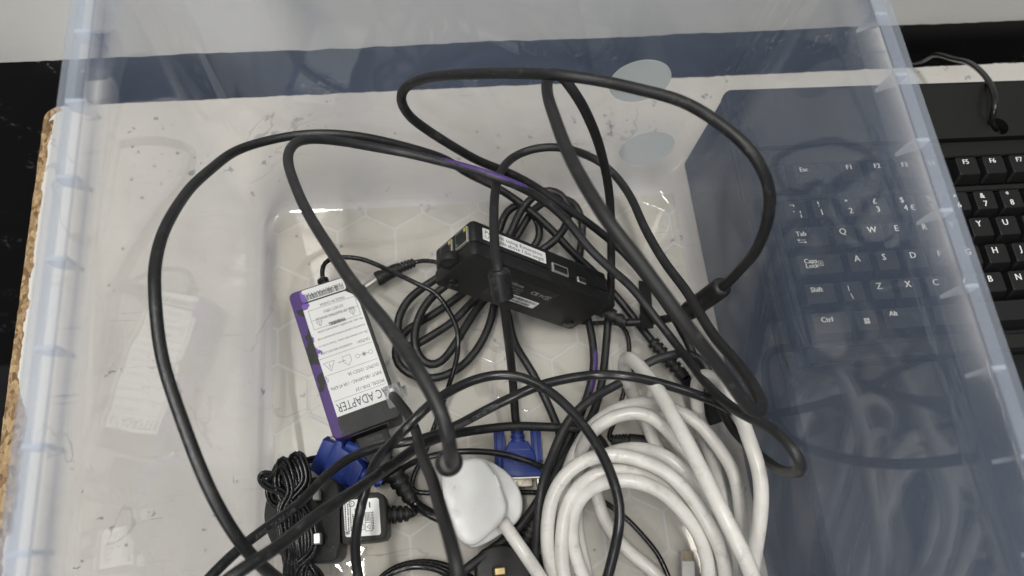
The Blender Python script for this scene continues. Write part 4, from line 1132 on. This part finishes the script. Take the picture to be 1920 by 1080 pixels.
# ---- wall plug with wound lead
zf = .046
pk = thing("plug_adapter", "black plug in adapter with silver pins up, its thin lead wound round it", "plug adapter", at(600, 965, FLOOR))
pko = pk.matrix_world.translation.copy()
def rpk(poly): return [(x - pko.x, y - pko.y) for x, y in poly]
facep = [(545, 897), (590, 895), (620, 896), (633, 906), (636, 930), (637, 1000), (636, 1035), (628, 1050), (608, 1055), (560, 1056), (525, 1042), (503, 1008), (494, 968), (501, 930), (520, 907)]
prism("pin_plate", rpk(pxpoly(facep, zf, 3)), .0005, zf - FLOOR, GRAINPL, pk, .0022, 3)
bodyp = [(639, 927), (675, 924), (708, 922), (719, 927), (723, 940), (726, 980), (726, 1000), (719, 1010), (700, 1014), (641, 1018), (640, 985)]
prism("body", rpk([tuple(at(x, y, zf).xy) for x, y in bodyp]), .0005, zf - FLOOR - .001, GRAINPL, pk, .0020, 2)
labp = [(646, 938), (706, 933), (710, 936), (714, 999), (711, 1003), (650, 1007), (647, 1004), (643, 942)]
prism("label", rpk([tuple(at(x, y, zf).xy) for x, y in labp]), zf - FLOOR - .0011, zf - FLOOR - .0008, PAPER, pk)
lo = at(643, 1005, zf) - pko; lx = (at(711, 1002, zf) - at(648, 1006, zf)); ly = (at(645, 940, zf) - at(648, 1006, zf))
LX, LY = lx.length, ly.length; lx.normalize(); ly.normalize()
pp = Print()
pp.circ(LY * .08, -LX * .12, .0012, .0003); pp.dot(LY * .08, -LX * .12, .0007)
for i, (a, c, nn_) in enumerate(((.16, .92, .10), (.05, .90, .18), (.12, .85, .25), (.16, .60, .32))):
    rr = random.Random(i); x = a
    while x < c:
        wd = rr.uniform(.02, .06); pp.rect(LY * x, LY * min(c, x + wd), -LX * nn_ - .0004, -LX * nn_ + .0004); x += wd + .015
pp.circ(LY * .90, -LX * .30, .0016, .0005); pp.text('V', LY * .90, -LX * .33, .0018, 'C')
pp.text('CE', LY * .42, -LX * .58, .0042, bold=.0002)
pp.loop([(LY * .14, -LX * .52), (LY * .30, -LX * .52), (LY * .30, -LX * .64), (LY * .14, -LX * .64)], .0003)
pp.loop([(LY * .10, -LX * .68), (LY * .62, -LX * .68), (LY * .62, -LX * .88), (LY * .10, -LX * .88)], .0003); pp.line((LY * .34, -LX * .68), (LY * .34, -LX * .88), .0003)
pp.loop([(LY * .15, -LX * .82), (LY * .28, -LX * .82), (LY * .215, -LX * .72)], .0003)
for k in range(4): pp.rect(LY * .38, LY * .60, -LX * (.72 + .04 * k), -LX * (.72 + .04 * k) + .0004)
pp.line((LY * .74, -LX * .60), (LY * .90, -LX * .74), .0004); pp.line((LY * .74, -LX * .74), (LY * .90, -LX * .60), .0004); pp.loop([(LY * .76, -LX * .62), (LY * .76, -LX * .72), (LY * .88, -LX * .74), (LY * .88, -LX * .60)], .0003)
pp.rect(LY * .76, LY * .92, -LX * .86, -LX * .82)
for k in range(7): pp.rect(LY * (.14 + .075 * k), LY * (.19 + .075 * k), -LX * .935, -LX * .935 + .0006)
pp.build("lettering", INK, pk, X=ly, Y=-lx, O=Vector((lo.x, lo.y, zf - FLOOR - .00065)))
for (x, y) in ((597, 932), (599, 1012)):
    c = at(x, y, zf) - pko
    box("pin_sleeve", c.x - .0012, c.x + .0030, c.y - .0034, c.y + .0034, zf - FLOOR - .0005, zf - FLOOR + .008, SMOOTHPL, pk, .0004, 1)
    box("pin", c.x - .0012, c.x + .0030, c.y - .0032, c.y + .0032, zf - FLOOR + .0081, zf - FLOOR + .0165, BRASS if y < 0 else NICKEL, pk, .0006, 1)
lathe("strain_relief", ribbed(.0062, .0050, 4, 0, .85, .68) + [(.87, .003), (1, .0026)], at(724, 966, .026) - pko, at(777, 962, .022) - pko, BLACKPL, pk)
flatl = [(774, 962, .022), (781, 958, .02), (778, 950, .016), (760, 930, .012), (735, 902, .0085), (700, 880, .0085), (650, 868, .0085), (602, 858, .009), (575, 864, .012), (552, 880, .03), (543, 905, .055)]
random.seed(11)
zz = .0505
tops = [(512, 890), (524, 868), (530, 858), (541, 862), (548, 855), (553, 849), (560, 848), (536, 868), (527, 874), (546, 858), (556, 852)]
seq = list(flatl)
bots = [(560, 1110), (575, 1120), (568, 1128), (585, 1115), (592, 1122), (555, 1120), (600, 1118), (578, 1130), (548, 1108), (588, 1126), (570, 1112)]
for i in range(len(tops)):
    off = (i * 37 % 11) - 5
    zt_ = zz + .003 + (i % 3) * .0026 + (i // 4) * .0012
    mx = 546 + off * 4.6
    seq += [(mx + 8, 960, zt_), (mx + 14 + off, 1030, zt_ - .001), (bots[i][0], bots[i][1] - 40, zt_ - .006), (bots[i][0] + 2, bots[i][1], zt_ - .02), (bots[i][0] - 10, bots[i][1] - 10, zt_ - .014)]
    if i + 1 < len(tops):
        m2 = 545 + ((i * 29 % 11) - 5) * 4.0
        seq += [(m2 + 10, 1040, zt_ + .001), (m2, 950, zt_ + .002)]
        tx, ty_ = tops[i]
        seq += [(tx + 18, ty_ + 52, zt_ + .002), (tx + 9, ty_ + 14, zt_ + .003), (tx + 1, ty_, zt_ + .001), (tx - 8, ty_ + 14, zt_ - .003), (tx - 4, ty_ + 50, zt_ - .003)]
seq += [(548, 955, zz + .012), (530, 922, zz + .010), (507, 916, zz + .006), (491, 903, zz + .002), (488, 893, zz), (496, 887, zz), (512, 892, zz + .002), (530, 905, zz + .004), (560, 960, zz + .004)]
tw = relax(catmull([inside(x, y, z, .0014) for x, y, z in seq], .0025), 2)
for sgn in (-1, 1):
    T_, N_ = frames(tw)
    q = [tw[i] + T_[i].cross((CAM - tw[i]).normalized()).normalized() * (.00118 * sgn) - pko for i in range(len(tw))]
    tube("wound_lead", q, .00126, GLOSSPVC, pk, 7)

# ---- black plug at the bottom edge
bpg = thing("black_plug", "black UK mains plug at the bottom edge, lying with its brass pins upward", "plug", at(960, 1085, FLOOR))
bpo = bpg.matrix_world.translation.copy()
bpp = [(893, 1085), (893, 1052), (906, 1030), (935, 1020), (962, 1024), (1000, 1048), (1028, 1085), (1034, 1130), (1000, 1165), (930, 1165), (900, 1130)]
prism("body", [(x - bpo.x, y - bpo.y) for x, y in pxpoly(bpp, .034, 3)], .0005, .034 - FLOOR, BLACKPL, bpg, .0022, 3)
for i, (x, y, a, c) in enumerate(((934, 1071, .0034, .0022), (985, 1110, .0034, .0022), (925, 1130, .0022, .004))):
    q = at(x, y, .034) - bpo
    box("pin_sleeve", q.x - a - .0003, q.x + a + .0003, q.y - c - .0003, q.y + c + .0003, .034 - FLOOR - .0006, .034 - FLOOR + .008, SMOOTHPL, bpg, .0004, 1)
    box("pin", q.x - a, q.x + a, q.y - c, q.y + c, .034 - FLOOR + .0081, .034 - FLOOR + .0165, BRASS, bpg, .0006, 1)
lathe("strain_relief", ribbed(.0072, .0052, 6, 0, 1, .72), at(975, 1040, .020) - bpo, at(1003, 975, .020) - bpo, BLACKPL, bpg)
tube("cord", [p - bpo for p in relax(catmull([inside(x, y, z, .0033) for x, y, z in [(1002, 978, .019), (1012, 945, .014), (1035, 905, .010), (1062, 865, .0105), (1090, 830, .0105), (1106, 812, .0105)]], .003), 2)], .0033, PVC, bpg)

# ---- thin coil at the bottom edge
Q = []
for k in range(3 * 16):
    a = 2 * math.pi * k / 16 + 2.6
    i = k / 16
    Q.append((790 + 8 * math.sin(i * 2.3) + (92 - 9 * i) * math.cos(a), 1112 - 3 * i + (60 - 7 * i) * math.sin(a), .009 + .004 * i + .002 * math.sin(3 * a)))
Q += [(870, 1075, .02), (900, 1100, .012), (930, 1180, .009)]
tag(tube("thin_cable_coil", cord_pts(Q, .0021, 2), .0021, GLOSSPVC), "small coil of thin glossy black cable at the bottom edge", "cable coil")

# ---- hook and loop strap
sp = thing("cable_strap", "short black fabric strap wrapped round the interface box's lead", "cable strap", at(1210, 570, FLOOR))
spo = sp.matrix_world.translation.copy()
def strip(L, wd, th, name):
    pts = relax(catmull([at(x, y, z) for x, y, z in L], .003), 2); T_, N_ = frames(pts); v = []; f = []
    for i, p in enumerate(pts):
        s_ = T_[i].cross(Vector((0, 0, 1)))
        s_ = s_.normalized() if s_.length > 1e-3 else Vector((1, 0, 0)); n = s_.cross(T_[i]).normalized()
        for a, b_ in ((-1, 0), (1, 0), (1, 1), (-1, 1)): v.append(p + s_ * (wd / 2 * a) + n * (th * b_) - spo)
    for i in range(len(pts) - 1):
        for k in range(4): a = i * 4 + k; b_ = i * 4 + (k + 1) % 4; f.append((a, b_, b_ + 4, a + 4))
    m_ = (len(pts) - 1) * 4; f += [(3, 2, 1, 0), (m_, m_ + 1, m_ + 2, m_ + 3)]
    return fromdata(name, v, f, VELCRO, sp)
strip([(1208, 530, .030), (1209, 550, .034), (1211, 575, .036), (1212, 600, .0345), (1213, 612, .028)], .0088, .0014, "strap_end")
ring_ = []
lathe("strap_loop", [(0, .0036), (.02, .0054), (.98, .0054), (1, .0036)], at(1200, 604, .0275) - spo, at(1224, 602, .0293) - spo, VELCRO, sp)
